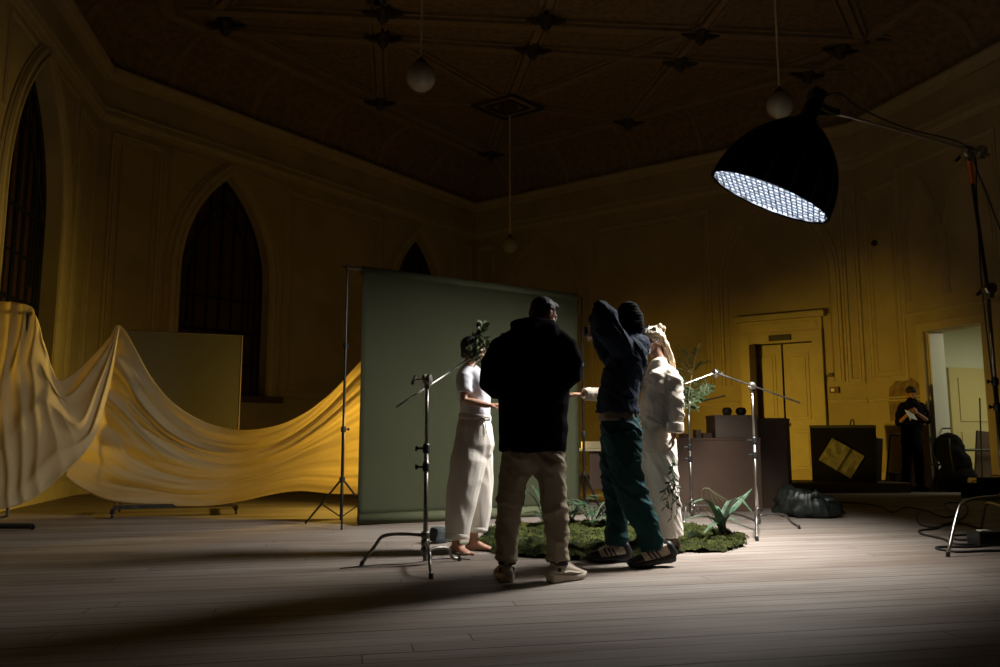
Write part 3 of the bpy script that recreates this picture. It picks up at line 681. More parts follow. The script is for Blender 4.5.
# lamp body, bracket, boom
ap = -AX*(SD*.93); bm = bmesh.new(); lathe(bm, [(.085,-.03),(.10,0),(.10,.05),(.075,.07),(.075,.20),(.06,.23)], ap, 20, -AX); bmobj('speed_ring', bm, M['black'], sb, smooth=True)
bm = bmesh.new(); le = ap-AX*.20; box(bm, le-AX*.05, (.11,.11,.15), q, .02); box(bm, le-AX*.06+rt*-.02+upv*.03, (.09,.17,.08), q, .01); bmobj('lamp_head', bm, M['black'], sb)
bm = bmesh.new(); pv = aty(835, 112, 6.8)-SC; tube(bm, [le-AX*.02, le*.5+pv*.5+upv*-.0, pv], .03, 8); box(bm, pv-rt*.06, (.20,.06,.06), None, .01); bmobj('yoke_bracket', bm, M['black'], sb)
bm = bmesh.new(); tube(bm, [pv+SC-V((.1,0,0)), aty(850,117,6.82), tp+V((0,-.05,0)), tp+V((.16,-.05,-.05))], .0125, 10)
o = bmobj('steel_boom_arm', bm, M['steel'], bs, smooth=True); o.matrix_parent_inverse = Matrix.Translation(-p0)
bm = bmesh.new(); cp = [le+SC+upv*.02, aty(838,93,6.8), aty(860,108,6.82), aty(905,128,6.9), tp+V((.0,-.02,.03)), tp+V((.06,.02,-.4)), tp+V((.06,.05,-1.2)), V((4.5,7.2,1.2)), V((4.6,7.3,.4)), V((4.75,6.9,.014))]
tube(bm, smooth_path(cp, 6), .007, 6); tag(bmobj('hanging_cable', bm, M['cable'], smooth=True), 'black cable running from softbox head along boom and down its stand', 'cable')
for k, (n1, n2) in enumerate(((.10,0.02),)):
    bm = bmesh.new(); tube(bm, smooth_path([tp+V((.02,0,0)), tp+V((.22,-.1,-.9)), V((4.9,6.9,1.6)), V((5.0,6.8,.5)), V((4.9,6.7,.014))], 6), .006, 6); tag(bmobj('hanging_cable', bm, M['cable'], smooth=True), 'thin second black cable looping down outside the tall boom stand', 'cable')

# ------------------------------------------------------------------ draped cloths
def cloth(name, tops, bots, Yt, Yb, NU, NV, foldf, label, ext=None):
    """tops/bots: lists of (px,py) edge points; Yt,Yb distance functions of u"""
    def interp(pts, u):
        n = len(pts)-1; x = min(n-1e-6, max(0, u*n)); i = int(x); t = x-i
        P = [pts[max(0,i-1)], pts[i], pts[i+1], pts[min(n,i+2)]]
        return [ .5*((2*P[1][k])+(P[2][k]-P[0][k])*t+(2*P[0][k]-5*P[1][k]+4*P[2][k]-P[3][k])*t*t+(P[3][k]-P[0][k]+3*(P[1][k]-P[2][k]))*t**3) for k in (0,1)]
    bm = bmesh.new(); G = []
    for j in range(NV+1):
        v = j/NV; row = []
        for i in range(NU+1):
            u = i/NU; a = interp(tops, u); b = interp(bots, u)
            A = aty(*a, Yt(u)); B = aty(*b, Yb(u)); p = A.lerp(B, v)
            off, dz = foldf(u, v); p = p+V((0, off, dz)); p.z = max(p.z, .012+.004*math.sin(u*90)); row.append(bm.verts.new(p))
        G.append(row)
    for j in range(NV):
        for i in range(NU): bm.faces.new((G[j][i], G[j][i+1], G[j+1][i+1], G[j+1][i]))
    o = bmobj(name, bm, M['cloth'], smooth=True)
    md = o.modifiers.new('thickness', 'SOLIDIFY'); md.thickness = .003
    return o
def ridge(x): return 1-abs(math.sin(x))
# right cloth: swag from the board corner to behind the backdrop
topR = [(117,326),(124,328),(135,349),(152,378),(175,404),(205,422),(240,430),(275,426),(305,413),(332,392),(357,365),(372,350)]
botR = [(66,476),(84,489),(103,499),(125,503),(155,505),(185,506),(215,505),(245,500),(272,494),(300,491),(335,494),(372,494)]
def foldR(u, v):
    s = min(1, u*3)*min(1, v*5+.15)
    # long swags that follow the upper edge, gathered at both ends
    w = v*22+3.0*noise.noise(V((u*2.2, v*2.5, 0)))+ (u-.35)**2*9*(1-v)
    a = (ridge(w*.55)-.4)*.050 + (ridge(w*1.3+2)-.4)*.028 + (ridge(w*2.9+u*5)-.4)*.012 + .05*noise.noise(V((u*3, v*5, 4)))
    fan = math.exp(-u*5)*(.09*math.sin(v*26+u*22)+.04*math.sin(v*55+u*30))
    dw = max(0, 1-abs(v-.3)*1.2)
    return -(a*s*(.35+.65*dw)+fan*.5)-.10*math.sin(PI*u)*math.sin(PI*v), .02*noise.noise(V((u*5, v*5, 9)))*v
clR = cloth('draped_cloth', topR, botR, lambda u: 9.35-.05*u, lambda u: 9.3+.0*u, 150, 90, foldR, '')
tag(clR, 'wide translucent yellow-lit muslin sagging from the board corner to behind green backdrop', 'cloth')
# left cloth: steep folds from the rack, then a swag up to the same corner
topL = [(-50,296),(-20,299),(0,301),(18,303),(34,309),(42,332),(52,366),(60,380),(72,375),(90,358),(106,341),(118,326)]
botL = [(-70,512),(-40,512),(-10,510),(12,507),(35,497),(58,479),(76,462),(88,447),(96,432),(103,410),(112,375),(119,328)]
def foldL(u, v):
    k = max(0, 1-u*1.5)
    ver = (ridge(u*40+noise.noise(V((u*6, v*2, 3)))*2.5)-.4)*.075*k*(1-.45*v)
    w = v*12+3*noise.noise(V((u*3, v*2, 7)))
    sw = (ridge(w*.9)-.4)*.055*min(1, u*2)*(math.sin(PI*min(1,u))*.8+.2)
    return -(ver+sw)-.06*math.sin(PI*u)*math.sin(PI*v), .0
clL = cloth('draped_cloth', topL, botL, lambda u: 8.7+.45*u, lambda u: 8.4+.75*u, 150, 70, foldL, '')
tag(clL, 'pale muslin hanging in steep folds at the left edge, swagged up to board corner', 'cloth')
M['panelgrey'] = mat('dull_olive_panel', (.075,.068,.045), .8)
# rolling board behind cloth
pl_, pr_ = atz(104, 519), atz(226, 515)
e = empty('rolling_board', (pl_.x, pl_.y, 0)); tag(e, 'tall rolling board with thin pale frame standing behind the sagging muslin', 'board')
d = (pr_-pl_); L = d.length; dn = d.normalized(); up3 = V((0,0,1)); nb = V((-dn.y, dn.x, 0))
z1 = aty(128, 329, pl_.y+.25).z
x0 = .08; x1 = .08+1.32; yo = nb*.42
bm = bmesh.new(); box(bm, dn*((x0+x1)/2)+yo+V((0,0,(z1+.9)/2)), (x1-x0,.02,z1-.9), RZ(math.atan2(dn.y,dn.x))); bmobj('panel', bm, M['panelgrey'], e)
bm = bmesh.new()
for xa, xb, za, zb in ((x0,x0,.1,z1),(x1,x1,.1,z1),(x0,x1,z1,z1),(x0,x1,.9,.9),(x0,x1,.3,.3)): tube(bm, [dn*xa+yo+V((0,0,za)), dn*xb+yo+V((0,0,zb))], .014, 6)
bmobj('frame', bm, M['greyboard'], e)
for xa in (x0, x1):
    bm = bmesh.new(); tube(bm, [dn*xa-nb*.02+V((0,0,.09)), dn*xa+nb*.85+V((0,0,.09))], .022, 8); ft = bmobj('foot_bar', bm, M['black'], e)
    for yy in (0, .83):
        c_ = dn*xa+nb*yy+V((0,0,.035)); bm = bmesh.new(); lathe(bm, [(.03,-.012),(.034,0),(.03,.012)], c_, 12, dn); box(bm, c_+V((0,0,.03)), (.035,.05,.03)); bmobj('caster', bm, M['black'], ft)
bm = bmesh.new(); box(bm, dn*((x0+x1)/2)+nb*.06+V((0,0,.12)), (x1-x0,.1,.05), RZ(math.atan2(dn.y,dn.x)), .01); bmobj('base_beam', bm, M['dsteel'], e)
# left rack only seen at its foot and top
q0 = atz(6, 530); e = empty('cloth_rack', (q0.x, q0.y, 0)); tag(e, 'dark rack with long foot bar under the muslin at left edge', 'rack')
bm = bmesh.new(); tube(bm, [(-1.2,0,.04),(.27,-.02,.04)], .028, 8); bmobj('foot_bar', bm, M['black'], e)
bm = bmesh.new(); c_ = V((.27,-.02,.032)); lathe(bm, [(.026,-.012),(.03,0),(.026,.012)], c_, 12, (0,1,0)); bmobj('caster', bm, M['black'], e)
tz = aty(34, 308, q0.y+.85).z-.03
for xx in (-1.15, -.46):
    bm = bmesh.new(); tube(bm, [(xx,.0,.04),(xx,.75,.06),(xx,.85,tz-.03)], .018, 8); bmobj('upright', bm, M['dsteel'], e)
bm = bmesh.new(); tube(bm, [(-1.2,.85,tz-.035),(-.42,.85,tz-.035)], .018, 8); bmobj('top_rail', bm, M['dsteel'], e)
# ------------------------------------------------------------------ furniture and boxes at the back
def yard(px0, px1, pyt, Y, dep, name, m, label, cat, zb=0, rz=0, bev=.008, parts=None, pyb=None):
    a = aty(px0, pyt, Y); b = aty(px1, pyt, Y); w = b.x-a.x; zt = a.z
    if pyb is not None: zb = aty(px0, pyb, Y).z
    e = empty(name, ((a.x+b.x)/2, Y+dep/2, zb), rz); tag(e, label, cat); h = zt-zb
    return e, w, dep, h
def crate(px0, px1, pyt, Y, dep, name, m, label, cat, zb=0, rz=0, lid='lid', group=None):
    e, w, d_, h = yard(px0, px1, pyt, Y, dep, name, m, label, cat, zb, rz)
    if group: e['group'] = group
    bm = bmesh.new(); box(bm, (0,0,(h-.02)/2), (w,d_,h-.02), None, .008); bmobj('body', bm, M[m], e)
    bm = bmesh.new(); box(bm, (0,0,h-.015), (w+.012,d_+.012,.03), None, .006); bmobj(lid, bm, M[m], e)
    return e, w, d_, h
# long counter unit low, left big one
E1 = crate(674, 760, 438, 9.9, .7, 'plywood_cabinet', 'brownboard', 'wide low brown cabinet behind the plant stand, right of the hoodie woman', 'cabinet', lid='top_panel')
E2 = crate(715, 757, 415, 9.95, .45, 'storage_box', 'greyboard', 'grey-brown box sitting on top of the wide low brown cabinet', 'box', zb=E1[3]+.002)
E3 = crate(762, 795, 418, 10.35, .62, 'tall_pedestal', 'brownboard', 'tall brown pedestal box with slanted right face, beside black flight case', 'pedestal', rz=-.42, lid='top_panel')
bm = bmesh.new()
for (px, r_) in ((727,.055),(741,.06)):
    pass
zt2 = E1[3]+E2[3]+.004
for px, r_ in ((727,.06),(741,.065)):
    p = aty(px, 413, 10.15); bm = bmesh.new(); lathe(bm, [(r_*.7,0),(r_,.03),(r_*1.05,.06),(r_*.8,.09),(r_*.3,.1)], (p.x, p.y, zt2), 14)
    tag(bmobj('round_tin', bm, M['darkwood'], smooth=True), ('left' if px < 730 else 'right')+'hand dark rounded tin on top of the grey-brown box', 'tin')
for px, w_, h_, lb in ((684,.10,.05,'flat dark carton on low brown cabinet nearest the hoodie woman'),(697,.07,.10,'small upright dark carton on the low brown cabinet'),(706,.12,.06,'small dark carton touching the grey-brown box on low cabinet')):
    p = aty(px, 436, 10.05); bm = bmesh.new(); box(bm, (p.x, p.y, E1[3]+.002+h_/2), (w_,.1,h_), RZ(.2), .006); box(bm, (p.x, p.y, E1[3]+.002+h_-.004), (w_*.9,.106,.01), RZ(.2)); tag(bmobj('carton', bm, M['darkwood']), lb, 'carton')
# table behind the photographer
ta = aty(566, 449, 10.9); tb = aty(676, 449, 10.9); zt = ta.z
e = empty('work_table', ((ta.x+tb.x)/2, 11.3, 0)); tag(e, 'brown panelled work table glowing yellow on top, behind the photographer', 'table'); w_ = tb.x-ta.x
bm = bmesh.new(); box(bm, (0,0,zt-.015), (w_,.8,.03), None, .004); bmobj('table_top', bm, M['door'], e)
bm = bmesh.new(); box(bm, (.15,-.32,(zt-.03+.2)/2), (w_-.35,.03,zt-.03-.2)); bmobj('front_panel', bm, M['brownboard'], e)
for sx in (-1, 1):
    for sy in (-1, 1):
        bm = bmesh.new(); box(bm, (sx*(w_/2-.05), sy*.35, (zt-.03)/2), (.05,.05,zt-.03)); bmobj('leg', bm, M['brownboard'], e)
p = aty(574, 446, 11.05); bm = bmesh.new(); box(bm, (p.x, p.y, zt+.07), (.12,.1,.14), None, .01); box(bm, (p.x-.01, p.y-.055, zt+.07), (.05,.02,.08), None, .004); tag(bmobj('table_gadget', bm, M['black']), 'small dark gadget at left end of the glowing work table', 'gadget')
p = aty(612, 446, 11.2); bm = bmesh.new(); box(bm, (p.x, p.y, zt+.05), (.85,.1,.10), None, .008); tag(bmobj('long_board', bm, M['door']), 'long pale yellow-lit board lying on the work table', 'board')
# low stage step under the black case
sa = atz(768, 493); zb = .16
e = empty('low_platform', (sa.x+1.15, sa.y+.45, 0)); tag(e, 'low brown wooden platform carrying the black flight case', 'platform')
bm = bmesh.new(); box(bm, (0,0,.07), (2.35,.9,.14)); bmobj('base', bm, M['brownboard'], e)
bm = bmesh.new(); box(bm, (0,0,.15), (2.4,.95,.02), None, .005); bmobj('deck', bm, M['brownboard'], e)
ZP = .161; YP = sa.y+.12
E4, w4, d4, h4 = yard(821, 880, 426, YP, .6, 'flight_case', 'black', 'large black flight case with crumpled foil sheet leaning on its front', 'case', ZP, -.50)
bm = bmesh.new(); box(bm, (0,0,(h4-.02)/2), (w4,d4,h4-.02), None, .01); bmobj('case_body', bm, M['blackfab'], E4)
bm = bmesh.new(); box(bm, (0,0,h4-.01), (w4+.02,d4+.02,.05), None, .01); bmobj('case_lid', bm, M['black'], E4)
bm = bmesh.new(); tube(bm, smooth_path([(.12,0,h4),(.13,0,h4+.09),(.17,0,h4+.10),(.18,0,h4)],4), .012, 6); bmobj('case_handle', bm, M['black'], E4)
c_ = aty(841.5, 458, YP+.02); bm = bmesh.new(); rr = Matrix.Rotation(math.radians(32), 3, 'Y')
NF = 14; g = []
for j in range(NF+1):
    row = []
    for i in range(NF+1):
        x = (i/NF-.5)*.56; z = (j/NF-.5)*.43; y = .025*noise.noise(V((x*9, z*9, 1)))+(-.03 if x < .05 else .0)
        row.append(bm.verts.new(c_+RZ(-.50)@(rr@V((x, y, z)))))
    g.append(row)
for j in range(NF):
    for i in range(NF): bm.faces.new((g[j][i], g[j][i+1], g[j+1][i+1], g[j+1][i]))
bmesh.ops.solidify(bm, geom=bm.faces[:], thickness=.006)
tag(bmobj('foil_sheet', bm, M['foil']), 'crumpled golden foil sheet tilted on the front of black flight case', 'foil sheet')
# trolley frame and boards by the far person
p = atz(893, 490); e = empty('hand_trolley', (p.x, p.y, 0)); tag(e, 'dark hand trolley frame beside the distant standing person', 'trolley')
hh = aty(888, 435, p.y).z
bm = bmesh.new(); tube(bm, smooth_path([(-.12,0,.05),(-.02,0,hh*.75),(.02,0,hh-.02),(.12,0,hh),(.42,0,hh),(.46,0,hh-.05),(.44,0,.05)],4), .018, 8); bmobj('handle_frame', bm, M['black'], e)
bm = bmesh.new(); box(bm, (.15,-.02,.035), (.62,.32,.03), None, .005); bmobj('deck', bm, M['black'], e)
for xx in (-.1,.4):
    bm = bmesh.new(); lathe(bm, [(.03,-.02),(.035,0),(.03,.02)], (xx,-.02,.035), 12, (0,1,0)); bmobj('wheel', bm, M['black'], e)
p = atz(890, 490); bm = bmesh.new(); box(bm, (p.x-.12, p.y+.22, .46), (.22,.05,.86), Matrix.Rotation(.10,3,'Y'), .01); tag(bmobj('leaning_board', bm, M['brownboard']), 'narrow brown board standing between black case and hand trolley', 'board')
p = atz(899, 489.5); bm = bmesh.new(); box(bm, (p.x+.0, p.y-.05, .051+.115), (.30,.2,.23), RZ(.1), .01); box(bm, (p.x, p.y-.05, .051+.235), (.31,.21,.02), RZ(.1)); tag(bmobj('small_crate', bm, M['brownboard']), 'small brown crate standing on the hand trolley', 'crate')
# chair with backpack and jacket
p = atz(950, 491); e = empty('folding_chair', (p.x, p.y, 0), -.25); tag(e, 'dark folding chair by open doorway, buried under a black backpack', 'chair')
bm = bmesh.new(); box(bm, (0,0,.44), (.42,.40,.03), None, .01); bmobj('seat', bm, M['black'], e)
for sx in (-1,1):
    bm = bmesh.new(); tube(bm, [(sx*.2,-.22,.012),(sx*.2,.05,.5),(sx*.2,.17,.9)], .012, 8); bmobj('leg', bm, M['blackmetal'], e)
    bm = bmesh.new(); tube(bm, [(sx*.185,.24,.012),(sx*.185,-.16,.45)], .012, 8); bmobj('leg', bm, M['blackmetal'], e)
bm = bmesh.new(); box(bm, (0,.14,.78), (.4,.025,.22), Matrix.Rotation(-.25,3,'X'), .01); bmobj('backrest', bm, M['black'], e)
bm = bmesh.new(); ell(bm, (p.x-.02,p.y-.1,.70), (.26,.17,.30)); ell(bm, (p.x+.06,p.y-.14,.47), (.25,.2,.26)); ell(bm, (p.x-.02,p.y-.20,.62), (.15,.12,.2)); ell(bm, (p.x+.05,p.y-.22,.25),(.30,.15,.22)); ell(bm,(p.x-.12,p.y-.22,.25),(.2,.13,.23))
me = remesh(bm, .02, 3, folds(.02, 4, 4, 6, 3)); zm = min(v.co.z for v in me.vertices)
o = link('backpack', me, M['blackfab']); tag(o, 'black bulging backpack slumped over the folding chair by doorway', 'backpack'); o.location.z = .002-zm
for nn in (0,): 
    bm = bmesh.new(); tube(bm, smooth_path([(p.x-.1,p.y-.27,.9),(p.x-.14,p.y-.34,.75),(p.x-.13,p.y-.36,.5),(p.x-.10,p.y-.34,.36)],4), .012, 6); q_ = bmobj('strap', bm, M['black'], o); q_.location.z = 0
# table/shelf end at right edge with boards
p = atz(992, 489); e = empty('side_trestle', (p.x, p.y, 0)); tag(e, 'brown leaning board on a dark trestle at the right edge, beside doorway', 'trestle')
hb = aty(985, 432, p.y).z
bm = bmesh.new(); box(bm, (.12,.1,hb*.5+.02), (.62,.05,hb*.95), Matrix.Rotation(.12,3,'Y'), .006); bmobj('board', bm, M['brownboard'], e)
bm = bmesh.new(); tube(bm, [(-.5,0,aty(968,450,p.y).z),(.5,0,aty(968,450,p.y).z)], .022, 8); bmobj('crossbar', bm, M['black'], e)
for xx in (-.18,.45):
    bm = bmesh.new(); tube(bm, [(xx,-.03,.0),(xx+.06,.0,1.0),(xx+.12,.05,hb+.6)], .014, 6); bmobj('leg', bm, M['blackmetal'], e)
for k, (px, w_, h_, lb) in enumerate(((977,.34,.22,'low black equipment case on floor left of the larger one, right edge'),(996,.4,.30,'larger black equipment case on the floor at the right edge'))):
    q_ = atz(px, 498); e = empty('equipment_case', (q_.x, q_.y, 0)); tag(e, lb, 'case')
    bm = bmesh.new(); box(bm, (0,0,h_/2), (w_,.26,h_), None, .02); bmobj('body', bm, M['blackfab'], e)
    bm = bmesh.new(); tube(bm, smooth_path([(-.07,-.02,h_-.01),(-.05,-.02,h_+.03),(.05,-.02,h_+.03),(.07,-.02,h_-.01)],4), .008, 6); bmobj('handle', bm, M['black'], e)
# crumpled dark green plastic bag
p = atz(808, 516); bm = bmesh.new(); NB = 40
rings = []; NB = 90
for i, (r_, z_) in enumerate(((.22,0),(.29,.02),(.32,.07),(.30,.12),(.31,.17),(.27,.21),(.28,.25),(.23,.285),(.20,.26),(.18,.19),(.16,.12),(.08,.08))):
    rg = []
    for k in range(NB):
        a = 2*PI*k/NB; cx_, sx_ = math.cos(a), math.sin(a); q_ = V((cx_*3.0, sx_*3.0, i*.55))
        rr_ = r_+.05*noise.noise(q_)+.035*(1-2.5*abs(noise.noise(q_*2.1+V((4,2,1))))); hz = z_*(1+.35*noise.noise(V((cx_*1.6, sx_*1.6, 5)))-.22*cx_)+(.03*noise.noise(q_*1.7) if i else 0)
        rg.append(bm.verts.new((p.x+cx_*rr_*1.12, p.y+sx_*rr_, max(0.0, hz) if i else 0.0)))
    rings.append(rg)
for i in range(len(rings)-1): quads(bm, rings[i], rings[i+1])
bm.faces.new(rings[0][::-1]); bm.faces.new(rings[-1])
tag(bmobj('plastic_bag', bm, M['green_bag'], smooth=True), 'dark green crumpled plastic bag lying open on the floor before platform', 'bag')
# dark pouch and leaf by the left C-stand
p = atz(437, 547)+V((0,.25,0)); bm = bmesh.new(); box(bm, (p.x, p.y, .10), (.15,.12,.13), Matrix.Rotation(.12,3,'Y')@RZ(.75), .035); bmesh.ops.subdivide_edges(bm, edges=bm.edges[:], cuts=2, use_grid_fill=True)
mz = min(v.co.z for v in bm.verts)
for v in bm.verts: v.co.z -= mz; v.co += V((1,1,0))*.01*noise.noise(v.co*14)
tag(bmobj('sandbag', bm, mat('slate_pouch', (.025,.035,.038), .85, bump=.4)), 'small slate-grey sandbag at the foot of left C-stand', 'sandbag')
# cables on the floor
def cable(pix, lb, r=.009, rep=6):
    pts = [atz(*q_) for q_ in pix]; bm = bmesh.new(); tube(bm, [V((p.x, p.y, r)) for p in smooth_path(pts, rep)], r, 6)
    tag(bmobj('floor_cable', bm, M['cable'], smooth=True), lb, 'cable')
cable([(835,503),(860,504),(880,507),(893,513),(905,508),(925,511),(945,518),(955,514),(944,506),(952,503),(966,506),(966,515),(955,523),(935,528),(920,525),(917,516),(923,510)], 'black cable looping over the floor between plastic bag and boom stand')
cable([(1005,541),(980,545),(955,545),(943,540),(925,536),(919,533),(922,531),(938,529),(944,525),(962,524),(985,531),(1008,533)], 'black cable coil lying around foot of the boom stand', .010)
cable([(1010,552),(985,552),(960,553),(942,551),(936,549),(945,548),(965,548),(985,547),(1000,544),(985,540),(960,541),(950,537),(975,536),(1004,539)], 'nearest black cable doubled back beside the boom stand foot', .010)
cable([(340,569),(370,566),(410,564),(432,560),(455,559),(470,560)], 'thin black cable on floor passing under left C-stand', .004)
p = atz(989, 545); e = empty('power_brick', (p.x, p.y, 0), .15); tag(e, 'black power supply block lying among the cable coils at right edge', 'power supply')
bm = bmesh.new(); box(bm, (0,0,.06), (.30,.16,.12), None, .02); bmobj('housing', bm, M['black'], e)
bm = bmesh.new(); box(bm, (-.07,-.03,.125), (.09,.06,.012), None, .004); bmobj('grey_label', bm, M['white'], e)
# ------------------------------------------------------------------ people
def head(bm, c, fwd, up, s=1.0):
    f = V(fwd).normalized(); u = V(up); u = (u-f*u.dot(f)).normalized(); r_ = f.cross(u)
    R = Matrix((r_, f, u)).transposed(); c = V(c)
    def E_(p, r): ell(bm, c+R@(V(p)*s), [x*s for x in r], R, 20, 14)
    E_((0,-.012,.03),(.075,.093,.082)); E_((0,.028,-.03),(.057,.062,.078)); E_((0,.062,-.090),(.026,.024,.02))
    E_((0,.078,.030),(.048,.014,.011)); E_((0,.086,-.052),(.022,.011,.006)); E_((0,.084,-.064),(.02,.011,.007))
    E_((.038,.062,-.02),(.022,.02,.02)); E_((-.038,.062,-.02),(.022,.02,.02))
    tube(bm, [c+R@(V((0,.082,.022))*s), c+R@(V((0,.098,-.004))*s), c+R@(V((0,.112,-.024))*s)], [.007*s,.010*s,.013*s], 8, rnd=True)
    for k in (-1, 1):
        E_((k*.077,-.006,-.002),(.008,.019,.031)); E_((k*.017,.098,-.026),(.009,.010,.008))
    return R
def eyes(e, c, R, s=1.0):
    for k in (-1, 1):
        bm = bmesh.new(); ell(bm, V(c)+R@(V((k*.031,.078,.010))*s), [.0115*s]*3); o = bmobj('eye', bm, M['eye'], e, smooth=True)
        bm = bmesh.new(); ell(bm, V(c)+R@(V((k*.031,.087,.010))*s), [.005*s,.004*s,.005*s], R, 8, 6); bmobj('iris', bm, M['black'], o, smooth=True)
def hand(bm, w, d, n, thumb=1, curl=.5, s=1.0):
    w = V(w); d = V(d).normalized(); n = V(n); n = (n-d*n.dot(d)).normalized(); side = d.cross(n)*thumb
    tube(bm, [w-d*.01, w+d*.03*s, w+d*.085*s], [(.026*s,.019*s),(.036*s,.015*s),(.039*s,.013*s)], 12, ref=side, rnd=True)
    for i, (o_, L) in enumerate(((.030,.073),(.010,.082),(-.011,.076),(-.031,.058))):
        p = w+d*(.082-.004*abs(i-1))*s+side*o_*s; a = 0; pts = [p-d*.015*s]; ln = [L*.45*s, L*.32*s, L*.23*s]; cu = curl*(1+.12*i)
        pts.append(p)
        for k in range(3):
            a += cu*(.55 if k == 0 else .75); q_ = (d*math.cos(a)+n*math.sin(a)+side*(.06*(1.5-i))).normalized(); p = p+q_*ln[k]; pts.append(p)
        tube(bm, pts, [.0095*s,.0095*s,.009*s,.0082*s,.007*s], 8, rnd=True)
    p = w+d*.018*s+side*.024*s; q1 = p+(d*.6+side*.75+n*.25).normalized()*.04*s; q2 = q1+(d*.85+side*.25+n*.35).normalized()*.034*s; q3 = q2+(d*.9+n*.4).normalized()*.026*s
    tube(bm, [p, q1, q2, q3], [.014*s,.0125*s,.0105*s,.0085*s], 8, rnd=True)
def body(e, J, skin='skin', s=1.0, feet=True, hands=None, name='body'):
    bm = bmesh.new(); R = head(bm, J['head'], J['fwd'], J.get('up', (0,0,1)), s*J.get('hs', 1))
    hd = V(J['head']); nk = V(J['neck']); ch = V(J['chest']); pv = V(J['pelvis']); sd = V(J['side'])
    tube(bm, [hd+R@V((0,-.025,-.02)), hd.lerp(nk,.5)+V((0,0,-.01)), nk, nk.lerp(ch,.25)], [(.055*s,.055*s),(.052*s,.055*s),(.06*s,.06*s),(.09*s,.07*s)], 16, ref=sd)
    tube(bm, [nk.lerp(ch,.15), ch.lerp(nk,.45), ch, ch.lerp(pv,.5), pv, pv.lerp(ch,-.2)], [(.085*s,.06*s),(.14*s,.08*s),(.135*s,.095*s),(.115*s,.085*s),(.135*s,.095*s),(.10*s,.08*s)], 20, ref=sd, rnd=True)
    for k in 'lr':
        S, E_, W = V(J['s'+k]), V(J['e'+k]), V(J['w'+k])
        tube(bm, [S.lerp(nk,.4), S, S.lerp(E_,.5), E_, E_.lerp(W,.35), W], [.04*s,.042*s,.040*s,.035*s,.035*s,.024*s], 12, rnd=True)
        h = J['h'+k]; hand(bm, W, h[0], h[1], h[2], h[3], s*.98)
        P, K, A = V(J['p'+k]), V(J['k'+k]), V(J['a'+k])
        tube(bm, [P.lerp(pv,.4), P, P.lerp(K,.5), K, K.lerp(A,.3), A], [.075*s,.07*s,.062*s,.048*s,.048*s,.034*s], 14, rnd=True)
        if feet:
            fd = V(J['f'+k]).normalized(); A0 = A.copy(); hz = J.get('fz', 0); base = V((A.x, A.y, hz))
            sidef = V((-fd.y, fd.x, 0)).normalized()
            tube(bm, [A, base+V((0,0,.05))-fd*.01], [(.034*s,.036*s),(.034*s,.04*s)], 12, ref=sidef, rnd=True)
            tube(bm, [base-fd*.05+V((0,0,.03)), base+fd*.03+V((0,0,.045)), base+fd*.10+V((0,0,.028)), base+fd*.15+V((0,0,.018))], [(.032*s,.028*s),(.036*s,.042*s),(.043*s,.024*s),(.042*s,.016*s)], 14, ref=sidef, rnd=True)
            sg = J.get('toe'+k, 1)
            for i in range(5):
                o_ = sidef*sg*(.034-.017*i)*s; L = (.050,.044,.038,.031,.024)[i]; rr = (.0135,.009,.0085,.008,.0075)[i]
                b0 = base+fd*(.150-.006*i)*s+o_; tube(bm, [b0+V((0,0,.015)), b0+fd*L*.5*s+V((0,0,.017)), b0+fd*L*s+V((0,0,.010))], [rr*s]*3, 8, rnd=True)
    me = remesh(bm, .0065, 2); o = link(name, me, M[skin], e)
    return R
def garment(e, tubes, m, name, vox=.012, sm=3, fold=None, ells=(), seg=20):
    bm = bmesh.new()
    for t in tubes:
        pts, rad = t[0], t[1]; ref = t[2] if len(t) > 2 else None
        tube(bm, pts, rad, seg, ref=ref, rnd=(t[3] if len(t) > 3 else True))
    for el in ells: ell(bm, el[0], el[1], el[2] if len(el) > 2 else None)
    return link(name, remesh(bm, vox, sm, fold), M[m], e)
